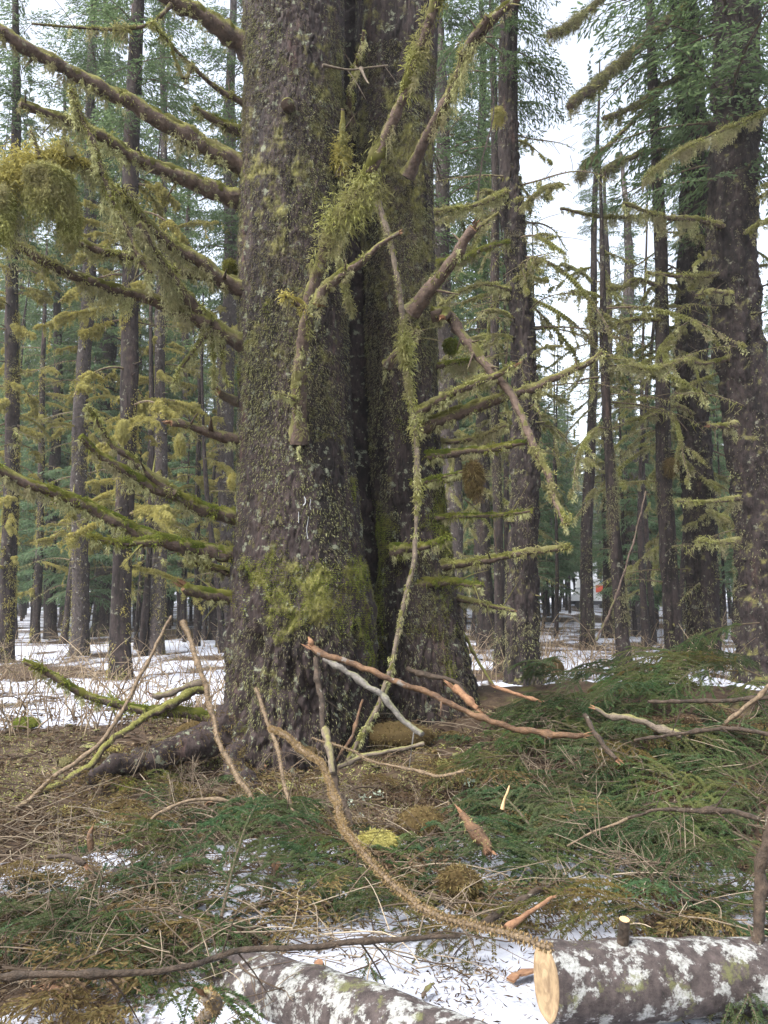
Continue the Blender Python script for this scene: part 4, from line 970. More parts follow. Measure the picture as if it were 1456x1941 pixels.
for k in range(26):                                   # the far edge of the wood below the sky gap
    ux = frng.uniform(.15, .40); Y = frng.uniform(72, 96); X = ux*Y; sc = frng.uniform(.9, 1.4)
    r = empty('spruce_tree', (X, Y, float(hgt(X, Y)))); tag(r, f'slender far spruce below the sky gap by the {by_trunk(ux)}', 'tree', f'far spruces below the sky gap by the {by_trunk(ux)}')
    hh = .31*Y*frng.uniform(.6, 1.)/24; o = link('trunk', far_trunk[k % 4], r); o.scale = (sc, sc, hh)
    z0 = frng.uniform(3, 5); o = link('crown', CROWN[k % 4], r); o.location = (0, 0, z0); o.scale = (sc, sc, (24*hh-z0)/15.); o.rotation_euler = (0, 0, k*2.1)

# named limbs on the right-hand trees (dark moss-laden boughs against the sky)
def TL(tree, pts, Y0, Y1, w0, w1, **kw):
    kw.setdefault('bl', (.03, .08)); kw.setdefault('thick', .03)
    return limb(pts, Y0, Y1, w0, w1, parent=tree, **kw)
TL(T2, [(1300, 20), (1240, 60), (1190, 110), (1130, 160), (1082, 200)], 15.3, 12.5, 22, 20, moss=2.0, hang=.8, zones=[(0, 1), (1, 1.5)], mossmat='moss_bark', beardmat='moss')
TL(T2, [(1180, -30), (1120, 15), (1080, 50), (1040, 68)], 13, 12, 8, 18, moss=2.0, hang=.4, zones=[(0, .3), (.5, 1.5), (1, 1.5)], mossmat='moss_bark', beardmat='moss')
TL(T2, [(1300, 140), (1240, 175), (1190, 210), (1146, 226)], 15.3, 13.5, 12, 12, moss=1.6, hang=1., zones=[(0, .7), (.8, .8), (.95, 2)], mossmat='moss_bark', beardmat='moss')
TL(T3, [(1240, 190), (1180, 250), (1140, 290), (1112, 310), (1102, 340)], 15, 14, 6, 16, moss=2, hang=.4, zones=[(0, .2), (.6, .5), (.75, 1.7), (1, 1.5)], mossmat='moss_bark', beardmat='moss')
TL(T3, [(1300, 290), (1240, 285), (1180, 305), (1140, 330)], 15.2, 14, 6, 20, moss=2, hang=.5, zones=[(0, .3), (.5, .4), (.75, 1.6), (1, 1.3)], mossmat='moss_bark', beardmat='moss')
TL(T1, [(1385, 435), (1330, 418), (1260, 412), (1180, 385)], 13.3, 12.5, 14, 7, moss=1, hang=1.2, hanglen=.3, twigs=4)
TL(T1, [(1372, 520), (1320, 525), (1270, 522), (1228, 518)], 13.4, 12.8, 12, 8, moss=1.2, hang=.7)
TL(T1, [(1385, 558), (1350, 553), (1320, 560)], 13.2, 12.7, 11, 8, moss=1.2, hang=.5)
TL(T1, [(1456, 210), (1400, 235), (1330, 265), (1270, 300), (1220, 340)], 12.3, 12, 6, 4, moss=1.4, hang=1.6, hanglen=.2)
TL(T1, [(1395, 805), (1360, 808), (1345, 806)], 13, 12.6, 14, 11, moss=1, hang=.3, torn=True)
TL(T1, [(1400, 1025), (1370, 1028), (1325, 1028)], 13, 12.4, 12, 8, moss=1.2, hang=.5)
TL(T1, [(1400, 945), (1340, 952), (1285, 950)], 13.2, 12.6, 10, 6, moss=1.4, hang=.7)
TL(T1, [(1385, 680), (1330, 690), (1300, 680), (1240, 700), (1180, 692)], 13.4, 12.8, 10, 5, moss=1.5, hang=.8)
TL(T2, [(1320, 790), (1280, 770), (1230, 790), (1190, 800)], 15.3, 14.6, 10, 6, moss=1.6, hang=.6)
TL(T3, [(1260, 608), (1200, 605), (1150, 618), (1112, 606)], 15, 14.6, 8, 14, moss=2.4, hang=1.2, zones=[(0, .5), (.5, .8), (1, 1.8)])
TL(T3, [(1255, 545), (1210, 530), (1180, 545), (1140, 548)], 15, 14.6, 8, 12, moss=2.0, hang=1.2, zones=[(0, .5), (.5, .8), (1, 1.8)])
TL(T3, [(1255, 410), (1190, 412), (1130, 410), (1062, 395)], 15, 14.2, 7, 8, moss=1.2, hang=.8, zones=[(0, .4), (.4, 1.8), (.6, 1.4), (1, .3)])
TL(T6, [(965, 460), (920, 470), (880, 490), (820, 500)], 13.6, 13., 8, 16, moss=2.2, hang=.8, mossmat='moss_green')
TL(T6, [(960, 365), (900, 390), (820, 405)], 13.6, 13., 10, 12, moss=2.2, hang=1.6, hanglen=.25, mossmat='moss')
TL(T6, [(965, 550), (930, 540), (890, 545), (830, 580)], 13.6, 13.2, 9, 5, moss=1.4, hang=.8)
moss_clump('moss_clump', 95, 335, 5.75, 52, 24, 'moss', 'big shaggy moss clump weighing down the upper left limb', n=2600, ln=(.02, .05), hang=520, hl=.30)
moss_clump('moss_clump', 132, 405, 5.85, 24, 48, 'moss', 'long olive moss beard hanging right of the big shaggy clump', n=1400, ln=(.02, .05), hang=300, hl=.2)
moss_clump('moss_clump', 2, 390, 5.6, 30, 48, 'moss', 'shaggy moss clump cut by the left edge of the picture', n=1800, ln=(.02, .05), hang=360, hl=.24)
moss_clump('moss_ball', 1272, 880, 14.7, 15, 16, 'moss_dark', 'brown shaggy moss ball stuck on the slender dark pole', n=700, ln=(.05, .1), hl=.15)
moss_clump('moss_ball', 855, 652, 8.4, 14, 12, 'moss_green', 'round green moss ball under the broken limb right of the trunk', n=900, hl=.05)
moss_clump('moss_ball', 438, 505, 7.6, 14, 13, 'moss_green', 'small green moss ball at the left edge of the trunk', n=900, hl=.04)
moss_clump('moss_clump', 341, 838, 12, 9, 18, 'moss_gold', 'golden moss tassel hanging left of the trunk', n=700, hl=.12)
moss_clump('moss_clump', 233, 815, 13.2, 14, 26, 'moss_gold', 'large golden moss tassel on the moss-sleeved spruce', n=900, ln=(.04, .08), hl=.1)
moss_clump('moss_clump', 440, 910, 17, 9, 16, 'moss_gold', 'golden moss tassel beside the grey lichened trunk', n=500, ln=(.04, .08), hl=.1)
moss_clump('moss_ball', 944, 214, 13.4, 12, 14, 'moss_gold', 'yellow moss ball on the straight grey spruce high up', n=600, ln=(.05, .1), hl=.2)

# crown of the great spruce: live boughs above the view
for (x, Y, z0, k) in [(-.45, 7.15, 11.2, 0), (.3, 7.85, 11.8, 1)]:
    o = link('crown', CROWN[k], big); o.matrix_parent_inverse = parent_world(big).inverted(); o.location = (x, Y, z0); o.scale = (.55, .55, .5)

# yellow blaze tag on the tagged spruce
q = P(1206, 1124, 26.6); mb = MB(); th = np.linspace(0, 6.283, 16, endpoint=False)
ring = np.stack([.055*np.cos(th), 0*th, .04*np.sin(th)], -1)+q
mb.add(np.vstack([ring, ring+[0, .012, 0]]), np.array([[i, (i+1) % 16, 16+(i+1) % 16, 16+i] for i in range(16)])); mb.add(np.vstack([ring, q[None]]), tris=np.array([[16, (i+1) % 16, i] for i in range(16)]))
m, nt, N, Lk, out = newmat('yellow_paint'); bs = N.new('ShaderNodeBsdfPrincipled'); nn = noise(N, Lk, 8); rr = ramp(N, [(.3, (.62, .47, .02)), (.7, (.75, .60, .05))]); Lk.new(nn.outputs[0], rr.inputs[0]); Lk.new(rr.outputs[0], bs.inputs['Base Color']); bs.inputs['Roughness'].default_value = .5; Lk.new(bs.outputs[0], out.inputs[0]); M['yellow'] = m
tag(part('tree_tag', mb, M['yellow'], None), 'small yellow oval tag fixed to the lichen-spotted spruce', 'tag')

# ------------------------------------------------------------------ parked moving truck far off
def paint(name, c, rough=.4):
    m, nt, N, Lk, out = newmat(name); bs = N.new('ShaderNodeBsdfPrincipled')
    nn = noise(N, Lk, 3, 5); rr = ramp(N, [(.3, tuple(x*.9 for x in c)), (.7, c)]); Lk.new(nn.outputs[0], rr.inputs[0]); Lk.new(rr.outputs[0], bs.inputs['Base Color'])
    bs.inputs['Roughness'].default_value = rough; Lk.new(bs.outputs[0], out.inputs[0]); return m
M['white_paint'] = paint('white_paint', (.78, .79, .8)); M['orange_paint'] = paint('orange_paint', (.72, .10, .05)); M['tyre'] = paint('tyre', (.03, .03, .03), .9)
M['glass'] = paint('window_glass', (.18, .28, .36), .1); M['blue_print'] = paint('blue_print', (.12, .3, .5)); M['black_print'] = paint('black_print', (.03, .03, .04)); M['rim'] = paint('rim', (.5, .5, .5), .4)
def boxv(mb, x0, x1, y0, y1, z0, z1, slant=0., mat=0):
    v = np.array([[x0, y0, z0], [x1, y0, z0], [x1, y1, z0], [x0, y1, z0], [x0+slant, y0, z1], [x1, y0, z1], [x1, y1, z1], [x0+slant, y1, z1]])
    mb.add(v, np.array([[0, 3, 2, 1], [4, 5, 6, 7], [0, 1, 5, 4], [1, 2, 6, 5], [2, 3, 7, 6], [3, 0, 4, 7]]), mat=mat)
TY = 66.; tl = P(1098, 1152, TY); TZ = float(hgt(tl[0]+2, TY))
truck = empty('moving_truck', (tl[0]-.2, TY, TZ)); tag(truck, 'white box moving truck with orange stripe parked far behind the trees', 'truck')
def tp(name, boxes, mat, parent=truck):
    mb = MB(); [boxv(mb, *bx_) for bx_ in boxes]; return link(name, mb.mesh(name, M[mat]), parent)
box = tp('cargo_box', [(1.55, 5.2, 0, 2.1, .75, 2.55), (.35, 1.56, .05, 2.05, 1.85, 2.54, .25)], 'white_paint')
tp('stripe', [(1.6, 5.15, -.012, 0, 1.45, 2.02)], 'orange_paint', box); tp('blue_panel', [(1.95, 2.3, -.012, 0, 2.1, 2.42)], 'blue_print', box)
cab = tp('cab', [(-.35, 1.54, .1, 2.0, .75, 1.3), (.15, 1.54, .12, 1.98, 1.3, 1.84, .35)], 'white_paint')
tp('side_window', [(.62, 1.3, .10, .12, 1.33, 1.75, .15)], 'glass', cab); tp('bumper', [(-.5, -.35, .15, 1.95, .45, .75)], 'black_print', cab); tp('headlight', [(-.37, -.35, .2, .5, .9, 1.1)], 'resin', cab)
tp('chassis', [(-.2, 5.1, .3, 1.8, .45, .74)], 'black_print')
for x in (.35, 3.9):
    mb = MB(); mb.tube(np.array([[x, y, .38] for y in (.05, .15, .28)]), .38, 20); w_ = link('wheel', mb.mesh('tyre', M['tyre']), truck)
    mb = MB(); mb.tube(np.array([[x, y, .38] for y in (.02, .06)]), .2, 14); link('rim', mb.mesh('rim', M['rim']), w_)
fc = bpy.data.curves.new('lettering_curve', 'FONT'); fc.body = 'U-HAUL'; fc.size = .36; fc.extrude = .002
fo = bpy.data.objects.new('lettering', fc); COL.objects.link(fo); fo.parent = box; fo.location = (.50, .034, 2.2); fo.rotation_euler = (math.pi/2, 0, 0); fo.scale = (1.2, 1, 1); fc.materials.append(M['black_print'])
lm = bpy.data.meshes.new_from_object(fo); lo = link('lettering', lm, box); lo.location = fo.location; lo.rotation_euler = fo.rotation_euler; lo.scale = fo.scale
bpy.data.objects.remove(fo); lo.name = 'lettering'

# ------------------------------------------------------------------ fallen timber, sticks and stems in front
def log_thing(name, a, b_, r0, r1, label, bend=.0, cut0=True, knots=()):
    a, b_ = np.array(a, float), np.array(b_, float); mid = (a+b_)/2+[0, 0, bend]
    path = spline([a, mid, b_], .02); n = len(path); mb = MB()
    rad = np.linspace(r0, r1, n); V, D = mb.tube(path, rad, 40, rough=.07, seed=int(RNG.integers(99)), scale=7, cap=False)
    root = part(name, mb, M['log'], None); tag(root, label, 'log')
    T = nrm(np.gradient(path, axis=0))
    for e, sg in ((0, -1), (n-1, 1)):
        mb = MB(); ring = V[e]; c = path[e]+T[e]*sg*.004
        inner = c+(ring-path[e])*.93+T[e]*sg*.006; k = np.arange(40); k2 = (k+1) % 40
        mb.add(np.vstack([ring, inner]), np.stack([k, k2, 40+k2, 40+k], -1) if sg > 0 else np.stack([k, 40+k, 40+k2, k2], -1), mat=1)
        fs = [.93, .86, .80, .73, .66, .6, .52, .45, .38, .3, .22, .14]; tv = RNG.random(len(fs)+1)
        rings = [inner]+[c+(ring-path[e])*f+T[e]*sg*(.008+.0015*RNG.normal()) for f in fs]
        for q in range(len(fs)): mb.add(np.vstack([rings[q], rings[q+1]]), t=np.repeat([tv[q], tv[q+1]], 40), quads= np.stack([k, k2, 40+k2, 40+k], -1) if sg > 0 else np.stack([k, 40+k, 40+k2, k2], -1))
        mb.add(np.vstack([rings[-1], c[None]+T[e]*sg*.008]), tris=np.stack([k, k2, 0*k+40], -1) if sg > 0 else np.stack([k2, k, 0*k+40], -1))
        part('cut_face', mb, [M['cut_rings'], M['log']], root)
    for (f, ang, l, r, mat) in knots:
        i = int(f*(n-1)); d = D[i, int(ang/360*40) % 40]; mb = MB(); p = path[i]+d*rad[i]*.9
        q = np.array([p, p+d*l*.6, p+d*l]); mb.tube(q, [r*1.2, r, r*.95], 12, capmat=1)
        part('branch_stub', mb, [M['log'], M[mat]], root)
    return root, path, rad, D
LR, lrp, lrr, lrD = log_thing('log', P(1040, 1862, 3.05), P(1580, 1846, 3.26), S(134, 3.05)/2, S(134, 3.05)/2*.97, 'cut alder log with white lichen and a sawn end at bottom right', 0, knots=[])
LL_, llp, llr, llD = log_thing('log', P(350, 1850, 3.62), P(980, 2072, 2.45), S(116, 3.45)/2, S(150, 2.75)/2*.98, 'leaning lichen-blotched log with red cut knots at bottom centre', .05)
log_thing('log', P(165, 1682, 4.5), P(430, 1660, 4.75), S(66, 4.5)/2, S(60, 4.75)/2, 'short whitish log buried in green boughs at left', .0)
def stub(parent, px0, px1, Y, w, mat, capm, name='branch_stub', lab=None):
    mb = MB(); a, b_ = P(px0[0], px0[1], Y), P(px1[0], px1[1], Y-.03); q = spline([a, (a+b_)/2, b_], .01, 4)
    mb.tube(q, np.linspace(S(w, Y)/2, S(w*.8, Y)/2, len(q)), 12, rough=.1, capmat=1); return part(name, mb, [M[mat], M[capm]], parent)
stub(LR, (1180, 1800), (1184, 1742), 3.1, 24, 'dark_stick', 'cut'); stub(LL_, (545, 1850), (538, 1842), 3.15, 20, 'dark_stick', 'torn_wood'); stub(LL_, (610, 1845), (604, 1826), 3.2, 20, 'dark_stick', 'torn_wood')

def spines(mb, path, rad, n, l=.012, mat=1):
    T, U, W = frames(path); i = RNG.integers(0, len(path), n); a = RNG.random(n)*6.283
    d = U[i]*np.cos(a)[:, None]+W[i]*np.sin(a)[:, None]
    r = rad if np.isscalar(rad) else np.asarray(rad)[i]
    mb.blades(path[i]+d*np.broadcast_to(r, (n,))[:, None]*.9, d+RNG.normal(size=(n, 3))*.3, RNG.uniform(.5, 1.2, n)*l, .0035, 0, mat=mat)

def stick(name, pts, Ys, w0, w1, mat, label, cat='stick', spiny=0, spl=.014, torn=(False, False), twigs=0, moss=0., group=None, rough=.18):
    w0 *= .74; w1 *= .74
    pts = np.array(pts, float); Y = np.interp(np.linspace(0, 1, len(pts)), np.linspace(0, 1, len(Ys)), Ys)
    w = spline(P(pts[:, 0], pts[:, 1], Y), .018); n = len(w); sd = int(RNG.integers(999))
    yy = w[:, 1]; rad = S(np.linspace(w0, w1, n), yy)/2
    ks = np.linspace(0, 1, n); rad = rad*(1+.16*fbm(np.stack([ks*14, 0*ks+sd, 0*ks], -1), 3, sd))
    for kk in RNG.random(int(3+n*.03)): rad = rad*(1+.35*np.exp(-((ks-kk)*n/1.6)**2))
    twigs = twigs if twigs else (int(RNG.integers(1, 4)) if n > 40 else 0)
    w = w+np.stack([fbm(w*7, 3, sd), fbm(w*7, 3, sd+1), fbm(w*7, 3, sd+2)], -1)*rad.mean()*1.7
    mb = MB(); mb.tube(w, rad, 9, rough=rough, seed=sd, scale=25)
    T, U, W = frames(w)
    for e, on in ((0, torn[0]), (-1, torn[1])):
        if on:
            sg = 1 if e else -1; m = 8; a = RNG.random(m)*6.28
            rt = w[e]+(U[e][None]*np.cos(a)[:, None]+W[e][None]*np.sin(a)[:, None])*rad[e]*.5
            mb.blades(rt-T[e]*sg*rad[e], T[e]*sg+RNG.normal(size=(m, 3))*.15, RNG.uniform(2, 5, m)*rad[e], rad[e]*.7, 0, mat=2)
    for k in range(twigs):
        i = int(RNG.integers(n//6, n-1)); a = RNG.random()*6.28; d = nrm(T[i]*.6+U[i]*math.cos(a)+W[i]*math.sin(a)); l = RNG.uniform(.05, .3)
        q = spline([w[i], w[i]+d*l*.5, w[i]+d*l+[0, 0, -.1*l]], .03); mb.tube(q, np.linspace(rad[i]*.35, .0015, len(q)), 5)
    if spiny: spines(mb, w, rad, int(spiny*n*18), spl)
    o = part(name, mb, [M[mat], M['spine'], M['torn_wood']], None); tag(o, label, cat, group)
    if moss:
        ms = MB(); m = int(moss*n*10); i = RNG.integers(0, n, m); a = RNG.random(m)*6.28; d = U[i]*np.cos(a)[:, None]+W[i]*np.sin(a)[:, None]
        k = RNG.random(m) < np.clip(.4+.5*d[:, 2]+.8*fbm(w[i]*5, 2, sd), 0, 1); i, d = i[k], d[k]; m = len(i)
        ms.blades(w[i]+d*rad[i][:, None]*.9, d+RNG.normal(size=(m, 3))*.6, RNG.uniform(.01, .03, m), .006, .6); part('moss', ms, M['moss'], o, 'stuff')
    return o
peel = stick('broken_limb', [(592, 1228), (640, 1250), (780, 1303), (900, 1352), (1000, 1384), (1108, 1400)], [5.9, 5.6, 5.3], 15, 15, 'peeled', 'long peeled reddish limb lying diagonally at the foot of the trunk', torn=(True, True), twigs=0)
sp_ = stick('splinter', [(592, 1232), (588, 1215), (584, 1205)], [5.9, 5.9], 9, 4, 'torn_wood', 'orange splinter sticking up from the top of the peeled limb', cat='splinter')
stick('grey_limb', [(615, 1250), (660, 1275), (720, 1320), (770, 1365), (800, 1392)], [6.2, 6.0, 5.8], 14, 15, 'grey_stick', 'weathered grey limb under the peeled reddish limb', torn=(False, False))
dl_ = stick('dark_limb', [(598, 1245), (606, 1310), (612, 1372), (626, 1430), (638, 1470), (655, 1530), (668, 1572)], [5.85, 5.5, 5.0], 14, 15, 'dark_stick', 'dark upright limb with a bare brown middle before the trunk', moss=.0)
bp_ = stick('bare_patch', [(612, 1376), (622, 1415), (636, 1462)], [5.60, 5.44, 5.30], 15.5, 16, 'dead_wood', 'bare brown stretch of the dark upright limb', cat='stick')
stick('spiny_stem', [(345, 1178), (365, 1230), (390, 1300), (408, 1380), (425, 1430), (452, 1475), (490, 1530), (520, 1572)], [5.9, 5.4, 5.0], 12, 11, 'tan_stem', 'tall spiny tan stem standing left of the trunk foot', cat='stem', spiny=1.2, spl=.012)
stick('spiny_stem', [(484, 1305), (505, 1360), (520, 1400), (530, 1440), (542, 1500), (560, 1560), (575, 1590)], [5.6, 5.2, 4.8], 9, 9, 'tan_stem', 'shorter knobbly tan stem in front of the trunk foot', cat='stem', spiny=.5)
stick('spiny_stem', [(515, 1380), (540, 1392), (580, 1428), (612, 1452), (628, 1500), (645, 1550), (665, 1590), (700, 1630), (760, 1688), (830, 1735), (900, 1757), (965, 1770), (1045, 1800)], [5.2, 4.4, 3.6, 3.1, 2.85], 9, 13, 'tan_stem', 'long thick spiny stem curving down to the sawn log', cat='stem', spiny=3., spl=.016)
stick('spiny_stem', [(590, 1398), (660, 1420), (700, 1440), (760, 1455), (800, 1462), (835, 1470), (880, 1462)], [5.5, 5.2], 4, 9, 'tan_stem', 'thin tan stem lying along the litter right of the dark limb', cat='stem', spiny=.8)
stick('pale_stick', [(270, 1575), (300, 1545), (350, 1520), (400, 1515), (440, 1521), (458, 1526)], [4.9, 5.0], 8, 7, 'tan_stem', 'pale bent stick on the brown duff left of the trunk')
stick('leaning_pole', [(325, 1165), (300, 1220), (265, 1282), (235, 1340), (200, 1395), (110, 1470), (40, 1525), (0, 1550)], [6.6, 6.1, 5.6], 7, 13, 'tan_stem', 'long tan pole leaning across the left foreground', cat='pole')
stick('fallen_limb', [(385, 1302), (340, 1325), (270, 1362), (220, 1395), (190, 1430), (130, 1478), (70, 1505)], [7.0, 6.3, 5.9], 20, 14, 'branch', 'dark mossy limb lying beside the long tan pole', moss=1.)
stick('fallen_limb', [(385, 1296), (340, 1308), (290, 1320)], [7.1, 6.9], 18, 12, 'dead_wood', 'short broken limb against the left of the trunk', torn=(False, True))
stick('crossed_stick', [(690, 1325), (670, 1390), (648, 1425), (640, 1440)], [5.9, 5.6], 7, 6, 'peeled', 'reddish stick leaning in the crook below the peeled limb')
stick('crossed_stick', [(640, 1455), (700, 1432), (760, 1418), (805, 1412)], [5.7, 5.8], 12, 9, 'dead_wood', 'brown stick lying flat under the grey limb')
stick('broken_limb', [(770, 1268), (800, 1280), (850, 1292), (885, 1318)], [6.7, 6.5], 14, 10, 'dark_stick', 'dark broken limb resting above the peeled limb', torn=(False, True))
stick('bark_slab', [(855, 1303), (875, 1315), (905, 1338)], [6.4, 6.3], 18, 14, 'torn_wood', 'orange slab of torn wood behind the peeled limb', cat='wood', torn=(True, True))
stick('broken_limb', [(940, 1302), (985, 1318), (1030, 1330)], [6.5, 6.4], 9, 6, 'torn_wood', 'short orange broken limb right of the trunk foot', torn=(True, False))
stick('broken_limb', [(1105, 1352), (1125, 1385), (1145, 1415), (1168, 1440)], [5.6, 5.3], 11, 12, 'dark_stick', 'short dark limb with an orange broken tip in the brush', torn=(False, True))
stick('fallen_limb', [(1130, 1345), (1200, 1365), (1245, 1380), (1290, 1392)], [6.2, 6.0], 10, 18, 'dead_wood', 'brown limb lying in the brush pile at right', torn=(True, False))
stick('dark_pole', [(1228, 1330), (1290, 1330), (1370, 1327), (1470, 1322)], [6.4, 6.3], 8, 12, 'dark_stick', 'straight dark pole lying level in the right brush', cat='pole')
stick('tan_pole', [(1375, 1372), (1410, 1342), (1456, 1305), (1500, 1272)], [5.6, 5.4], 10, 11, 'tan_stem', 'tan pole slanting out of the right brush', cat='pole')
stick('dark_branch', [(1205, 1405), (1260, 1395), (1330, 1385), (1390, 1382), (1470, 1392)], [5.6, 5.4], 7, 11, 'dark_stick', 'crooked dark branch across the right brush pile', twigs=8)
ab_ = stick('arching_branch', [(1190, 1552), (1240, 1538), (1310, 1534), (1380, 1538), (1440, 1552)], [4.5, 4.3], 7, 13, 'dark_stick', 'arched dark branch above the bottom right boughs', twigs=6)
at_ = stick('tip', [(1075, 1603), (1120, 1580), (1190, 1552)], [4.4, 4.5], 4, 7, 'tan_stem', 'thin pale tip of the arched dark branch')
stick('upright_limb', [(1466, 1530), (1448, 1600), (1440, 1680), (1438, 1730), (1442, 1790)], [3.4, 3.2], 22, 26, 'dark_stick', 'dark reddish limb curving up the right edge')
stick('long_branch', [(-30, 1849), (120, 1847), (250, 1842), (330, 1833), (400, 1820), (470, 1802), (560, 1795), (660, 1790), (760, 1782), (870, 1774)], [2.8, 2.92, 3.05], 17, 12, 'dark_stick', 'long dark branch lying across the bottom left boughs', twigs=9)
stick('hanging_branch', [(905, 380), (915, 300), (935, 220), (930, 150)], [8.2, 8.4], 5, 4, 'dark_stick', 'thin dark dead branch dangling right of the giant', cat='branch')
stick('split_wood', [(960, 1760), (990, 1740), (1020, 1722), (1045, 1705)], [3.5, 3.6], 13, 8, 'torn_wood', 'split orange wood piece beside the dark stick near the log', cat='wood', torn=(True, True))
stick('dark_limb', [(915, 1745), (950, 1728), (1000, 1700), (1045, 1685)], [3.6, 3.8], 18, 12, 'dark_stick', 'short dark limb next to the split orange wood')
stick('bark_chunk', [(880, 1545), (895, 1570), (915, 1600), (925, 1612)], [4.4, 4.2], 18, 24, 'peeled', 'reddish bark chunk with mossy top on the snow', cat='bark', torn=(True, True), moss=1.)
stick('splinter', [(952, 1535), (958, 1512), (967, 1488)], [4.5, 4.5], 6, 4, 'cut', 'pale upright wood splinter in the green boughs', cat='splinter')
stick('pale_stick', [(1130, 1215), (1160, 1150), (1185, 1080), (1205, 1010), (1225, 930)], [11.2, 11.8], 6, 3, 'branch_bare', 'tall pale stick leaning across the right background trunks', cat='pole')
stick('bent_stem', [(870, 1180), (905, 1250), (935, 1300)], [8.2, 7.8], 7, 8, 'branch', 'thin dark curved stem at the right foot of the giant', cat='stem')
stick('broken_limb', [(372, 1945), (400, 1915), (385, 1885)], [2.7, 2.6], 26, 20, 'dead_wood', 'shaggy broken stub at the bottom edge beside the leaning log', spiny=3, torn=(False, True))
stick('fallen_limb', [(90, 1625), (130, 1622), (165, 1640)], [4.1, 4.0], 9, 11, 'dark_stick', 'short dark limb by the whitish log at left', torn=(False, True))
stick('broken_limb', [(172, 1612), (170, 1585), (172, 1572)], [4.3, 4.3], 11, 9, 'peeled', 'small reddish stub standing in the left boughs', torn=(False, True))

for ch, pa, lb in ((sp_, peel, 'orange splinter at the broken end'), (bp_, dl_, 'bare brown stretch without bark'), (at_, ab_, 'thin pale tip')):
    ch.parent = pa; del ch['category']; ch['label'] = lb

# ------------------------------------------------------------------ spruce boughs with real needles
def needle_bough(seed, L, nside, droop=.3):
    g = np.random.default_rng(seed); st = MB(); nd = MB()
    s = np.linspace(0, 1, 8); bend = g.normal()*.12
    path = spline(np.stack([s*L, L*bend*s*s, L*(.10*np.sin(s*2.5)-droop*s*s*.5)], -1), .02); n = len(path)
    rad = np.linspace(.007, .0022, n)*max(.6, L); st.tube(path, rad, 5, t=.3)
    T, U, W = frames(path)
    segs = [(path, .9)]
    for k in range(nside):
        i = int(n*(.12+.85*k/nside)); sg = 1 if k % 2 else -1; l = L*.48*(1-.75*i/n)*g.uniform(.6, 1.15)+.04
        sd = nrm(np.cross([0, 0, 1.], T[i]))*sg
        d = nrm(T[i]*g.uniform(.7, 1.1)+sd*g.uniform(.6, .95)+[0, 0, g.uniform(-.35, .1)])
        q = spline([path[i], path[i]+d*l*.5, path[i]+d*l+[0, 0, -.22*l]], .02); st.tube(q, np.linspace(.003, .0014, len(q)), 4, t=.4, cap=False)
        segs.append((q, 1.))
        for r in range(max(0, int(l/.095))):
            j = int(len(q)*(.2+.75*r/max(1, int(l/.095)))); s2 = 1 if r % 2 else -1; l2 = l*.42*g.uniform(.5, 1.1)+.02
            t2 = nrm(q[min(j+1, len(q)-1)]-q[j-1]); sd2 = nrm(np.cross([0, 0, 1.], t2))*s2
            d2 = nrm(t2*.9+sd2*.75+[0, 0, g.uniform(-.35, .05)]); q2 = spline([q[j], q[j]+d2*l2*.5, q[j]+d2*l2+[0, 0, -.15*l2]], .02, 3)
            segs.append((q2, 1.))
    keep = globals()['RNG']; globals()['RNG'] = g
    for q, dens in segs:
        lq = np.linalg.norm(np.diff(q, axis=0), axis=1).sum(); m = int(lq*900*dens)
        if m < 4: m = 4
        f = g.random(m)*(len(q)-1); i = f.astype(int).clip(0, len(q)-2); fr = (f-i)[:, None]; p = q[i]*(1-fr)+q[i+1]*fr; t = nrm(q[i+1]-q[i])
        sd = nrm(np.cross(t, np.array([0, 0, 1.]))); a = g.uniform(-.35, 3.5, m)
        d = t*.65+sd*np.cos(a)[:, None]+np.cross(sd, t)*np.sin(a)[:, None]*.75
        nd.blades(p, d, g.uniform(.012, .019, m), g.uniform(.0032, .0048, m), .0, t=np.clip(g.random(m)*.55+.25*g.random()+(.25 if g.random() < .12 else 0), 0, 1))
    globals()['RNG'] = keep
    return st.mesh('stem', M['twig']), nd.mesh('needles', M['needle'])
BOUGH = [needle_bough(700+k, L, ns) for k, (L, ns) in enumerate([(.75, 13), (.95, 16), (.6, 10), (.5, 9), (1.2, 20), (.4, 7)])]
def put_bough(px, py, dz, az, pitch, roll, v, sc, label, group, Yo=0.):
    c = G([px], [py])[0]
    if c[1] > 8.6: c = P(px, py, 7.2+bg_.random()*1.3)
    elif dz: # raise toward the camera ray so it stays at its pixel
        Y = c[1]-dz*2.2; c = P(px, py, Y)
    st, nd = BOUGH[v]
    o = link('spruce_bough', st); tag(o, label, 'bough', group); n = link('needles', nd, o)
    o.location = c+np.array([0, 0, .05]); o.rotation_euler = (roll, pitch, az); o.scale = (sc, sc, sc)
    return o
bg_ = np.random.default_rng(5)
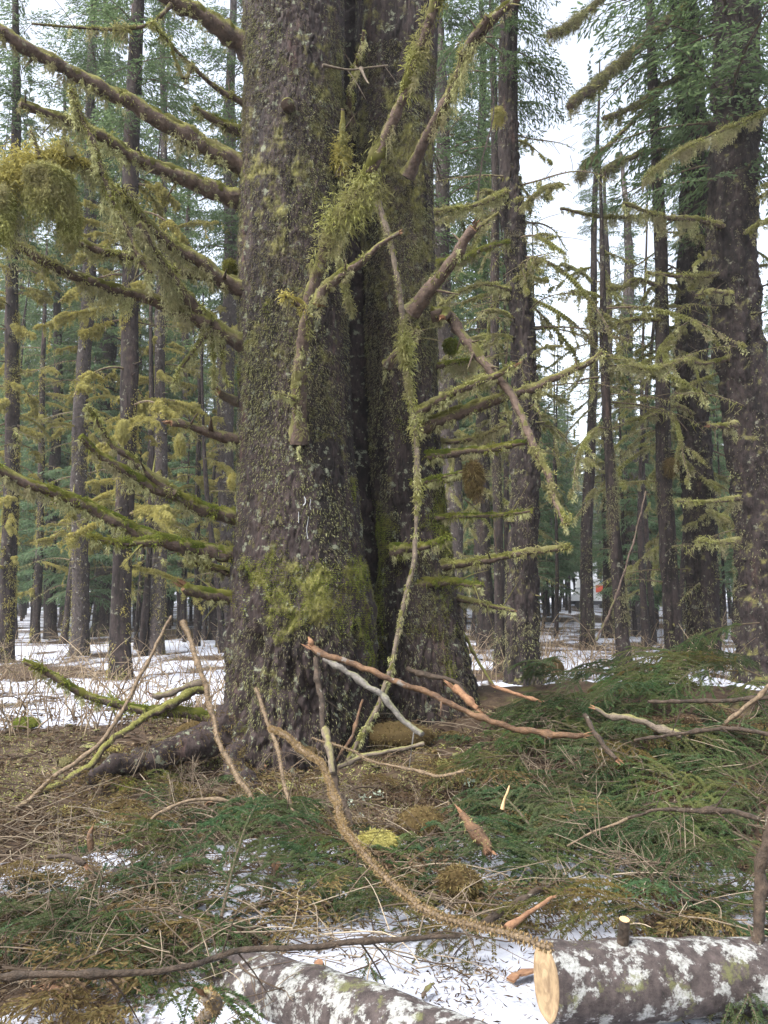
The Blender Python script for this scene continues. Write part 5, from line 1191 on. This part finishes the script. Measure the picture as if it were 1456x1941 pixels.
regions = [ # x0,x1,y0,y1,count,az mean,az spread, height, label, group
    (-20, 430, 1620, 1900, 30, .5, 1.2, .10, 'green spruce bough lying in the slash at bottom left', 'spruce boughs in the bottom left slash'),
    (900, 1470, 1410, 1640, 72, 2.9, 1.5, .14, 'green spruce bough in the brush pile right of the trunk foot', 'spruce boughs in the right brush pile'),
    (1040, 1470, 1262, 1430, 64, 3.3, 1.1, .16, 'dark spruce bough on the far side of the right brush pile', 'spruce boughs on the far right brush'),
    (930, 1456, 1640, 1790, 24, 3.0, 1.6, .06, 'spruce bough scattered on the snow above the sawn log', 'spruce boughs above the sawn log'),
    (560, 800, 1590, 1760, 14, 1.2, 2., .08, 'spruce bough in the mossy tangle at bottom centre', 'spruce boughs at bottom centre'),
    (300, 560, 1540, 1640, 8, 1.2, 2., .04, 'small spruce bough on the brown duff left of centre', 'spruce boughs on the duff'),
    (330, 720, 1690, 1770, 9, .8, 1.5, .06, 'spruce bough along the long dark branch', 'spruce boughs along the long branch')]
def dead_bough(seed, L, nside):
    g = np.random.default_rng(seed); st = MB(); s = np.linspace(0, 1, 8)
    path = spline(np.stack([s*L, L*g.normal()*.15*s*s, L*(.15*np.sin(s*2.8)-.12*s*s)], -1), .03); n = len(path); st.tube(path, np.linspace(.006, .002, n), 5, t=.2)
    T, U, W = frames(path)
    for k in range(nside):
        i = int(n*(.1+.85*k/nside)); a = g.random()*6.283; l = L*.45*(1-.6*i/n)*g.uniform(.4, 1.1)+.04
        d = nrm(T[i]*.7+U[i]*math.cos(a)*.8+W[i]*math.sin(a)*.8); q = spline([path[i], path[i]+d*l*.5+g.normal(size=3)*.02*l, path[i]+d*l+[0, 0, -.15*l]], .03); st.tube(q, np.linspace(.003, .0012, len(q)), 4, t=g.uniform(.2, .8), cap=False)
        for r in range(int(l/.06)):
            j = int(g.integers(1, len(q))); d2 = nrm(d+g.normal(size=3)*.8); l2 = l*g.uniform(.15, .4); st.tube(np.array([q[j], q[j]+d2*l2*.5, q[j]+d2*l2+[0, 0, -.1*l2]]), [.0018, .0014, .001], 3, t=g.uniform(.2, .9), cap=False)
    return st.mesh('dead_bough', M['twig'])
DEAD = [dead_bough(820+k, L, ns) for k, (L, ns) in enumerate([(.8, 16), (1.0, 20), (.6, 12), (.7, 14)])]
for x0, x1, y0, y1, cn, lab, grp in [(-20, 480, 1500, 1880, 44, 'bare brown twiggy bough in the bottom left slash', 'bare boughs bottom left'), (850, 1470, 1380, 1780, 34, 'bare brown twiggy bough in the right brush pile', 'bare boughs right'), (480, 850, 1480, 1800, 26, 'bare brown twiggy bough at bottom centre', 'bare boughs centre'), (40, 420, 1340, 1500, 14, 'bare brown twiggy bough on the mound left of the trunk', 'bare boughs on the mound')]:
    for k in range(cn):
        dx_, dy_ = bg_.uniform(x0, x1), bg_.uniform(y0, y1); c = G([dx_], [dy_])[0]
        if c[1] > 8.6: continue
        vd = int(bg_.integers(4)); lab = ('long' if vd < 2 else 'short')+' bare brown twiggy bough '+by_spot(dx_, dy_); grp = 'bare boughs '+by_spot(dx_, dy_)
        o = link('dead_bough', DEAD[vd]); tag(o, lab, 'bough', grp); o.location = c+[0, 0, .03+.10*bg_.random()]; o.rotation_euler = (bg_.random()*6.28, bg_.uniform(-.35, .25), bg_.random()*6.28); o.scale = (bg_.uniform(.6, 1.1),)*3
for x0, x1, y0, y1, cn in [(0, 1456, 1480, 1920, 34), (60, 1000, 1380, 1560, 22)]:
    for k in range(cn):                                   # torn bark flakes
        dx_, dy_ = bg_.uniform(x0, x1), bg_.uniform(y0, y1); c = G([dx_], [dy_])[0]; l = bg_.uniform(.03, .09); wd = l*bg_.uniform(.25, .5); mb = MB(); nn = 6
        f = np.linspace(-1, 1, nn); ed = wd*(1-.35*np.abs(f)**3)*(1+.3*bg_.normal(size=nn)*.5); top = np.concatenate([np.stack([f*l, ed, .012*np.cos(f*1.4)+.004*bg_.normal(size=nn)], -1), np.stack([f*l, -ed, .012*np.cos(f*1.4)+.004*bg_.normal(size=nn)], -1)])
        bot = top-[0, 0, .008]; ar = np.arange(nn-1)
        mb.add(np.vstack([top, bot]), np.concatenate([np.stack([ar, ar+nn, ar+nn+1, ar+1], -1), np.stack([ar+2*nn, ar+2*nn+1, ar+3*nn+1, ar+3*nn], -1), np.stack([ar, ar+1, ar+2*nn+1, ar+2*nn], -1), np.stack([ar+nn, ar+3*nn, ar+3*nn+1, ar+nn+1], -1)]))
        o = link('bark_flake', mb.mesh('bark_flake', M['torn_wood' if k % 3 == 0 else 'branch_bare'])); tag(o, ('orange' if k % 3 == 0 else 'brown')+' torn bark flake '+by_spot(dx_, dy_), 'bark', 'bark flakes '+by_spot(dx_, dy_)); o.location = c+[0, 0, .03+.05*bg_.random()]; o.rotation_euler = (bg_.normal()*.4, bg_.normal()*.4, bg_.random()*6.28)
for x0, x1, y0, y1, cn, am, asd, hh, lab, grp in regions:
    for k in range(cn):
        for _ in range(6):
            bx_, by_ = bg_.uniform(x0, x1), bg_.uniform(y0, y1); c_ = G([bx_], [by_])[0]
            if snow_at(c_[0], c_[1]) < .45: break
        vb = int(bg_.integers(6)); lab = ('large', 'broad', 'medium', 'small', 'long', 'tiny')[vb]+' green spruce bough '+by_spot(bx_, by_); grp = 'spruce boughs '+by_spot(bx_, by_)
        put_bough(bx_, by_, hh*bg_.random()+.02, am+bg_.normal()*asd, bg_.uniform(-.3, .3), bg_.normal()*.28, vb, bg_.uniform(.6, 1.15), lab, grp)
for (a, b_, dz, az, pt, ro, v, sc, lab) in [
        (1300, 1262, .25, 3.0, .35, .2, 4, 1.1, 'arching green bough topping the right brush pile'), (1290, 1242, .3, 3.4, .3, -.2, 1, 1.1, 'uppermost bough of the right brush pile, curving left'),
        (1440, 1190, .5, 3.2, .3, .3, 4, 1.0, 'bright green bough before the massive right-edge trunk'), (1180, 1815, .08, 5.2, .5, .1, 5, .9, 'small sprig hanging over the sawn log nearest its cut end'),
        (1330, 1790, .22, 5.0, .9, .1, 0, .6, 'drooping sprig over the middle of the sawn log'), (1370, 1800, .24, 4.9, .9, .2, 0, .75, 'long drooping sprig over the sawn log near the right edge'), (1420, 1780, .26, 4.6, .9, -.2, 1, .7, 'broad drooping sprig at the right edge over the sawn log'),
        (1270, 1800, .2, 4.6, 1.0, .1, 3, .8, 'narrow drooping sprig left of the middle of the sawn log'), (690, 1830, .06, 5.1, .6, 0, 3, .9, 'sprig drooping below the long dark branch near the leaning log')]:
    put_bough(a, b_, dz, az, pt, ro, v, sc, lab, 'single boughs')

# the rest of the slash: sprays nobody could count, joined
def slash_mass(name, spec, label, seed):
    g = np.random.default_rng(seed); mb = MB(); tw = MB()
    var = [bough_arrays(.7, .036, .011, .035, 900+k, spread=.5) for k in range(5)]
    for x0, x1, y0, y1, n, hh in spec:
        c = G(g.uniform(x0, x1, n), g.uniform(y0, y1, n)); c = c[c[:, 1] < 9.2]
        for q in c:
            R_, D_, LL, WW = var[int(g.integers(5))]; sc = g.uniform(.45, .95); a = g.random()*6.283; b = g.uniform(-.3, .45)
            ca, sa, cb, sb = math.cos(a), math.sin(a), math.cos(b), math.sin(b)
            Rm = np.array([[ca, -sa, 0], [sa, ca, 0], [0, 0, 1.]]) @ np.array([[cb, 0, -sb], [0, 1, 0], [sb, 0, cb]])
            p = (R_*sc) @ Rm.T+q+[0, 0, .02+hh*g.random()]; k = (p[:, 2] > hgt(p[:, 0], p[:, 1])-.01) & (snow_at(p[:, 0], p[:, 1]) < .42+.2*g.random(len(p)))
            tone = g.random()
            mb.blades(p[k], D_[k] @ Rm.T, LL[k], WW[k]*.75, .1, t=np.clip(g.random(k.sum())*.6+.35*g.random(), 0, 1), mat=0 if tone < (.5 if q[0] > .9 else .08) else (1 if tone < .72 else 2))
    o = part(name, mb, [M['needle'], M['moss_dark'], M['litter']], None); o['kind'] = 'stuff'; o['label'] = label
slash_mass('slash', [(-40, 480, 1560, 1941, 60, .04), (880, 1500, 1400, 1800, 110, .06), (1020, 1500, 1260, 1430, 90, .10), (540, 860, 1560, 1800, 45, .05), (240, 900, 1480, 1600, 40, .02)], 'dense green and brown spruce slash covering the foreground', 31)

# ------------------------------------------------------------------ moss hummocks, lichen and litter
for (a, b_, w, h, mm, lab) in [(715, 1598, 45, 24, 'moss_gold', 'bright yellow-green moss cushion at bottom centre'), (800, 1562, 50, 34, 'moss_dark', 'brown-green mossy hummock right of the moss cushion'), (868, 1672, 46, 34, 'moss_dark', 'round brown nest-like clump of twigs and moss'),
                              (560, 1420, 60, 40, 'moss_dark', 'mossy root hump at the front foot of the trunk'), (380, 1395, 60, 36, 'moss_dark', 'mossy root hump left of the trunk'), (1165, 1445, 45, 34, 'moss_dark', 'brown moss tuft among the right boughs'),
                              (50, 1372, 30, 14, 'moss_green', 'small moss mound on the snow at far left'), (985, 1335, 30, 18, 'moss_gold', 'yellow moss tuft right of the trunk foot'), (1045, 1265, 28, 24, 'moss_dark', 'dark rotten stump top behind the right brush'), (760, 1395, 70, 30, 'moss_dark', 'brown mossy litter heap under the grey limb')]:
    c = G([a], [b_+h*.6])[0]
    moss_clump('moss_hummock', a, b_, float(c[1])-(.35 if b_ > 1500 else 0.), w, h, mm, lab, n=int(min(3200, 500+w*h*1.1)), ln=(.015, .04), hang=0, squash=.8)
hk = np.random.default_rng(3)
for k in range(30):                                   # torn tufts of moss dropped among the slash
    a, b_ = (hk.uniform(20, 1430), hk.uniform(1480, 1760)) if k < 20 else (hk.uniform(120, 900), hk.uniform(1400, 1520)); c = G([a], [b_])[0]; m = 240; rr = hk.uniform(.025, .06)
    if c[1] > 8.5: continue
    mb = MB(); cc = np.tile(c+[0, 0, .05], (3, 1))+hk.normal(size=(3, 3))*[rr, rr, rr*.2]; mb.lumps(cc, np.full(3, rr), 90, (1.2, 1.2, .6), w=.007, bl=(.3, .7))
    tag(part('moss_tuft', mb, M[['moss_gold', 'moss_dark', 'moss', 'moss_green'][k % 4]], None), ['golden', 'brown', 'olive', 'green'][k % 4]+' tuft of fallen moss '+by_spot(a, b_), 'moss', 'fallen moss tufts')
for k, (a, b_) in enumerate([(665, 1522), (690, 1515), (720, 1508), (770, 1390), (845, 1355), (760, 1330), (1215, 1435), (1330, 1520), (1380, 1525), (560, 1600), (200, 1563), (760, 1285), (680, 1550), (1100, 1490), (890, 1480)]):
    c = G([a], [b_])[0]+[0, 0, .05]; c = P(a, b_, float(c[1])-.08); mb = MB(); m = 26
    mb.blades(c+RNG.normal(size=(m, 3))*[.013, .013, .006], RNG.normal(size=(m, 3))+[0, 0, .5], RNG.uniform(.02, .04, m), .018, 0)
    tag(part('lichen_scrap', mb, M['lichen'], None), 'pale green scrap of leafy lichen '+by_spot(a, b_), 'lichen', 'fallen lichen scraps')

def ground_pts(n, x0, x1, y0, y1, g):
    return G(g.uniform(x0, x1, n), g.uniform(y0, y1, n))
lg = np.random.default_rng(8)
# loose needles, bark flakes and cone scales
mb = MB(); p = np.vstack([ground_pts(30000, -60, 1516, 1150, 1941, lg), ground_pts(22000, -60, 1516, 1400, 1941, lg), ground_pts(16000, -60, 1000, 1330, 1600, lg), ground_pts(15000, -60, 1516, 1700, 1960, lg)])
clump = fbm(p*np.array([1, 1, 0])*2.5, 3, 44)+.5*fbm(p*np.array([1, 1, 0])*.5, 2, 46); p = p[lg.random(len(p)) < np.clip(.45+1.2*clump, .05, 1)]; m = len(p)
d = lg.normal(size=(m, 3))*[1, 1, .25]+[0, 0, .12]; far = np.clip(p[:, 1]/4, .8, 3.)
mb.blades(p+np.stack([0*p[:, 0], 0*p[:, 0], .012+.02*lg.random(m)], -1), d, lg.uniform(.02, .06, m)*far, lg.uniform(.004, .011, m)*far, .0)
o = part('needle_litter', mb, M['litter'], None); o['kind'] = 'stuff'; o['label'] = 'brown needles and bark flakes strewn over snow and duff'
# thin moss over the duff
mb = MB(); p = ground_pts(34000, -60, 1000, 1330, 1660, lg); p = p[fbm(p*1.7, 3, 61) > -.08]; m = len(p)
mb.blades(p, lg.normal(size=(m, 3))*[1, 1, .4]+[0, 0, .7], lg.uniform(.015, .045, m), lg.uniform(.006, .012, m), .2)
o = part('ground_moss', mb, M['moss'], None); o['kind'] = 'stuff'; o['label'] = 'thin olive moss creeping over the mound'

def twig_mass(name, n, box, lr, rad, hz, label, mat='twig', arch=.4, seed=1, az=None, segs=7, sides=4):
    g = np.random.default_rng(seed); mb = MB(); p = ground_pts(n, *box, g)
    for q in p:
        l = g.uniform(*lr); a = g.random()*6.283 if az is None else az+g.normal()*.9; e = g.uniform(-.05, arch)
        d = np.array([math.cos(a)*math.cos(e), math.sin(a)*math.cos(e), math.sin(e)]); c = q+[0, 0, g.uniform(.0, hz)]
        sv = np.array([-math.sin(a), math.cos(a), 0])*g.normal()*.22*l
        s = np.linspace(0, 1, segs)[:, None]
        path = c+d*l*s+sv*s*s+np.array([0, 0, -1.])*l*s*s*g.uniform(.0, .45)+np.sin(s*g.uniform(3, 9)+g.random()*6)*l*.025*g.normal(size=3)
        path[:, 2] = np.maximum(path[:, 2], hgt(path[:, 0], path[:, 1])+.004)
        r = g.uniform(*rad); mb.tube(path, np.linspace(r, r*.45, segs), sides, t=g.random(), cap=False)
    o = part(name, mb, M[mat], None); o['kind'] = 'stuff'; o['label'] = label
    return o
twig_mass('twig_tangle', 620, (-80, 900, 1540, 1880), (.2, .8), (.0016, .004), .16, 'tangle of thin tan twigs over the bottom left slash', seed=2, arch=.5)
twig_mass('twig_tangle', 170, (380, 1480, 1720, 1930), (.06, .4), (.0014, .0035), .03, 'fine broken twigs strewn on the snow round the logs', seed=6, arch=.2)
twig_mass('twig_tangle', 300, (850, 1500, 1380, 1800), (.2, .8), (.0018, .0045), .16, 'tangle of thin dead twigs in the right brush', seed=3, arch=.5)
twig_mass('twig_tangle', 420, (-40, 950, 1330, 1620), (.1, .6), (.0018, .0055), .05, 'scattered thin sticks on the brown mound', seed=4, arch=.35)
# bare bramble stems on the flats
def brush(name, n, box, hr, label, seed, rad=(.004, .012)):
    g = np.random.default_rng(seed); mb = MB(); p = ground_pts(n, *box, g)
    p = p[(p[:, 1] > 8.8)]
    for q in p:
        h = g.uniform(*hr); a = g.random()*6.283; ln = g.uniform(.1, .9)*h; s = np.linspace(0, 1, 7)[:, None]
        d = np.array([math.cos(a), math.sin(a), 0.])
        path = q+np.array([0, 0, 1.])*h*(s-.45*s**2.2*g.uniform(0, 1.6))+d*ln*s**1.5+np.sin(s*6+g.random()*6)*.02*g.normal(size=3); r = g.uniform(*rad)
        path[:, 2] = np.maximum(path[:, 2], q[2]-.02)
        mb.tube(path, np.linspace(r, r*.4, 7), 4, t=g.random(), cap=False)
        for k in range(2):
            j = int(g.integers(2, 6)); dd = nrm(g.normal(size=3)+[0, 0, .3]); mb.tube(np.array([path[j], path[j]+dd*h*.15, path[j]+dd*h*.28]), [r*.5, r*.4, r*.3], 3, t=g.random(), cap=False)
    o = part(name, mb, M['bramble'], None); o['kind'] = 'stuff'; o['label'] = label
brush('bare_brush', 800, (860, 1500, 1170, 1300), (.3, 1.1), 'bare tan bramble stems on the snow right of the giant', 12)
brush('bare_brush', 620, (-60, 450, 1180, 1420), (.25, 1.0), 'bare tan bramble stems on the snow left of the giant', 13)

# ------------------------------------------------------------------ mist between the trees
hb = MB(); boxv(hb, -420, 420, -45, 740, -2.2, 36)
hz_m, nt, N, Lk, out = newmat('mist'); pv = N.new('ShaderNodeVolumePrincipled')
pv.inputs['Color'].default_value = (.93, .96, 1.0, 1); pv.inputs['Density'].default_value = .0008; pv.inputs['Anisotropy'].default_value = .2
Lk.new(pv.outputs[0], out.inputs['Volume'])
haze = link('haze', hb.mesh('haze', hz_m)); haze['kind'] = 'stuff'; haze['label'] = 'pale mist between the far trees'
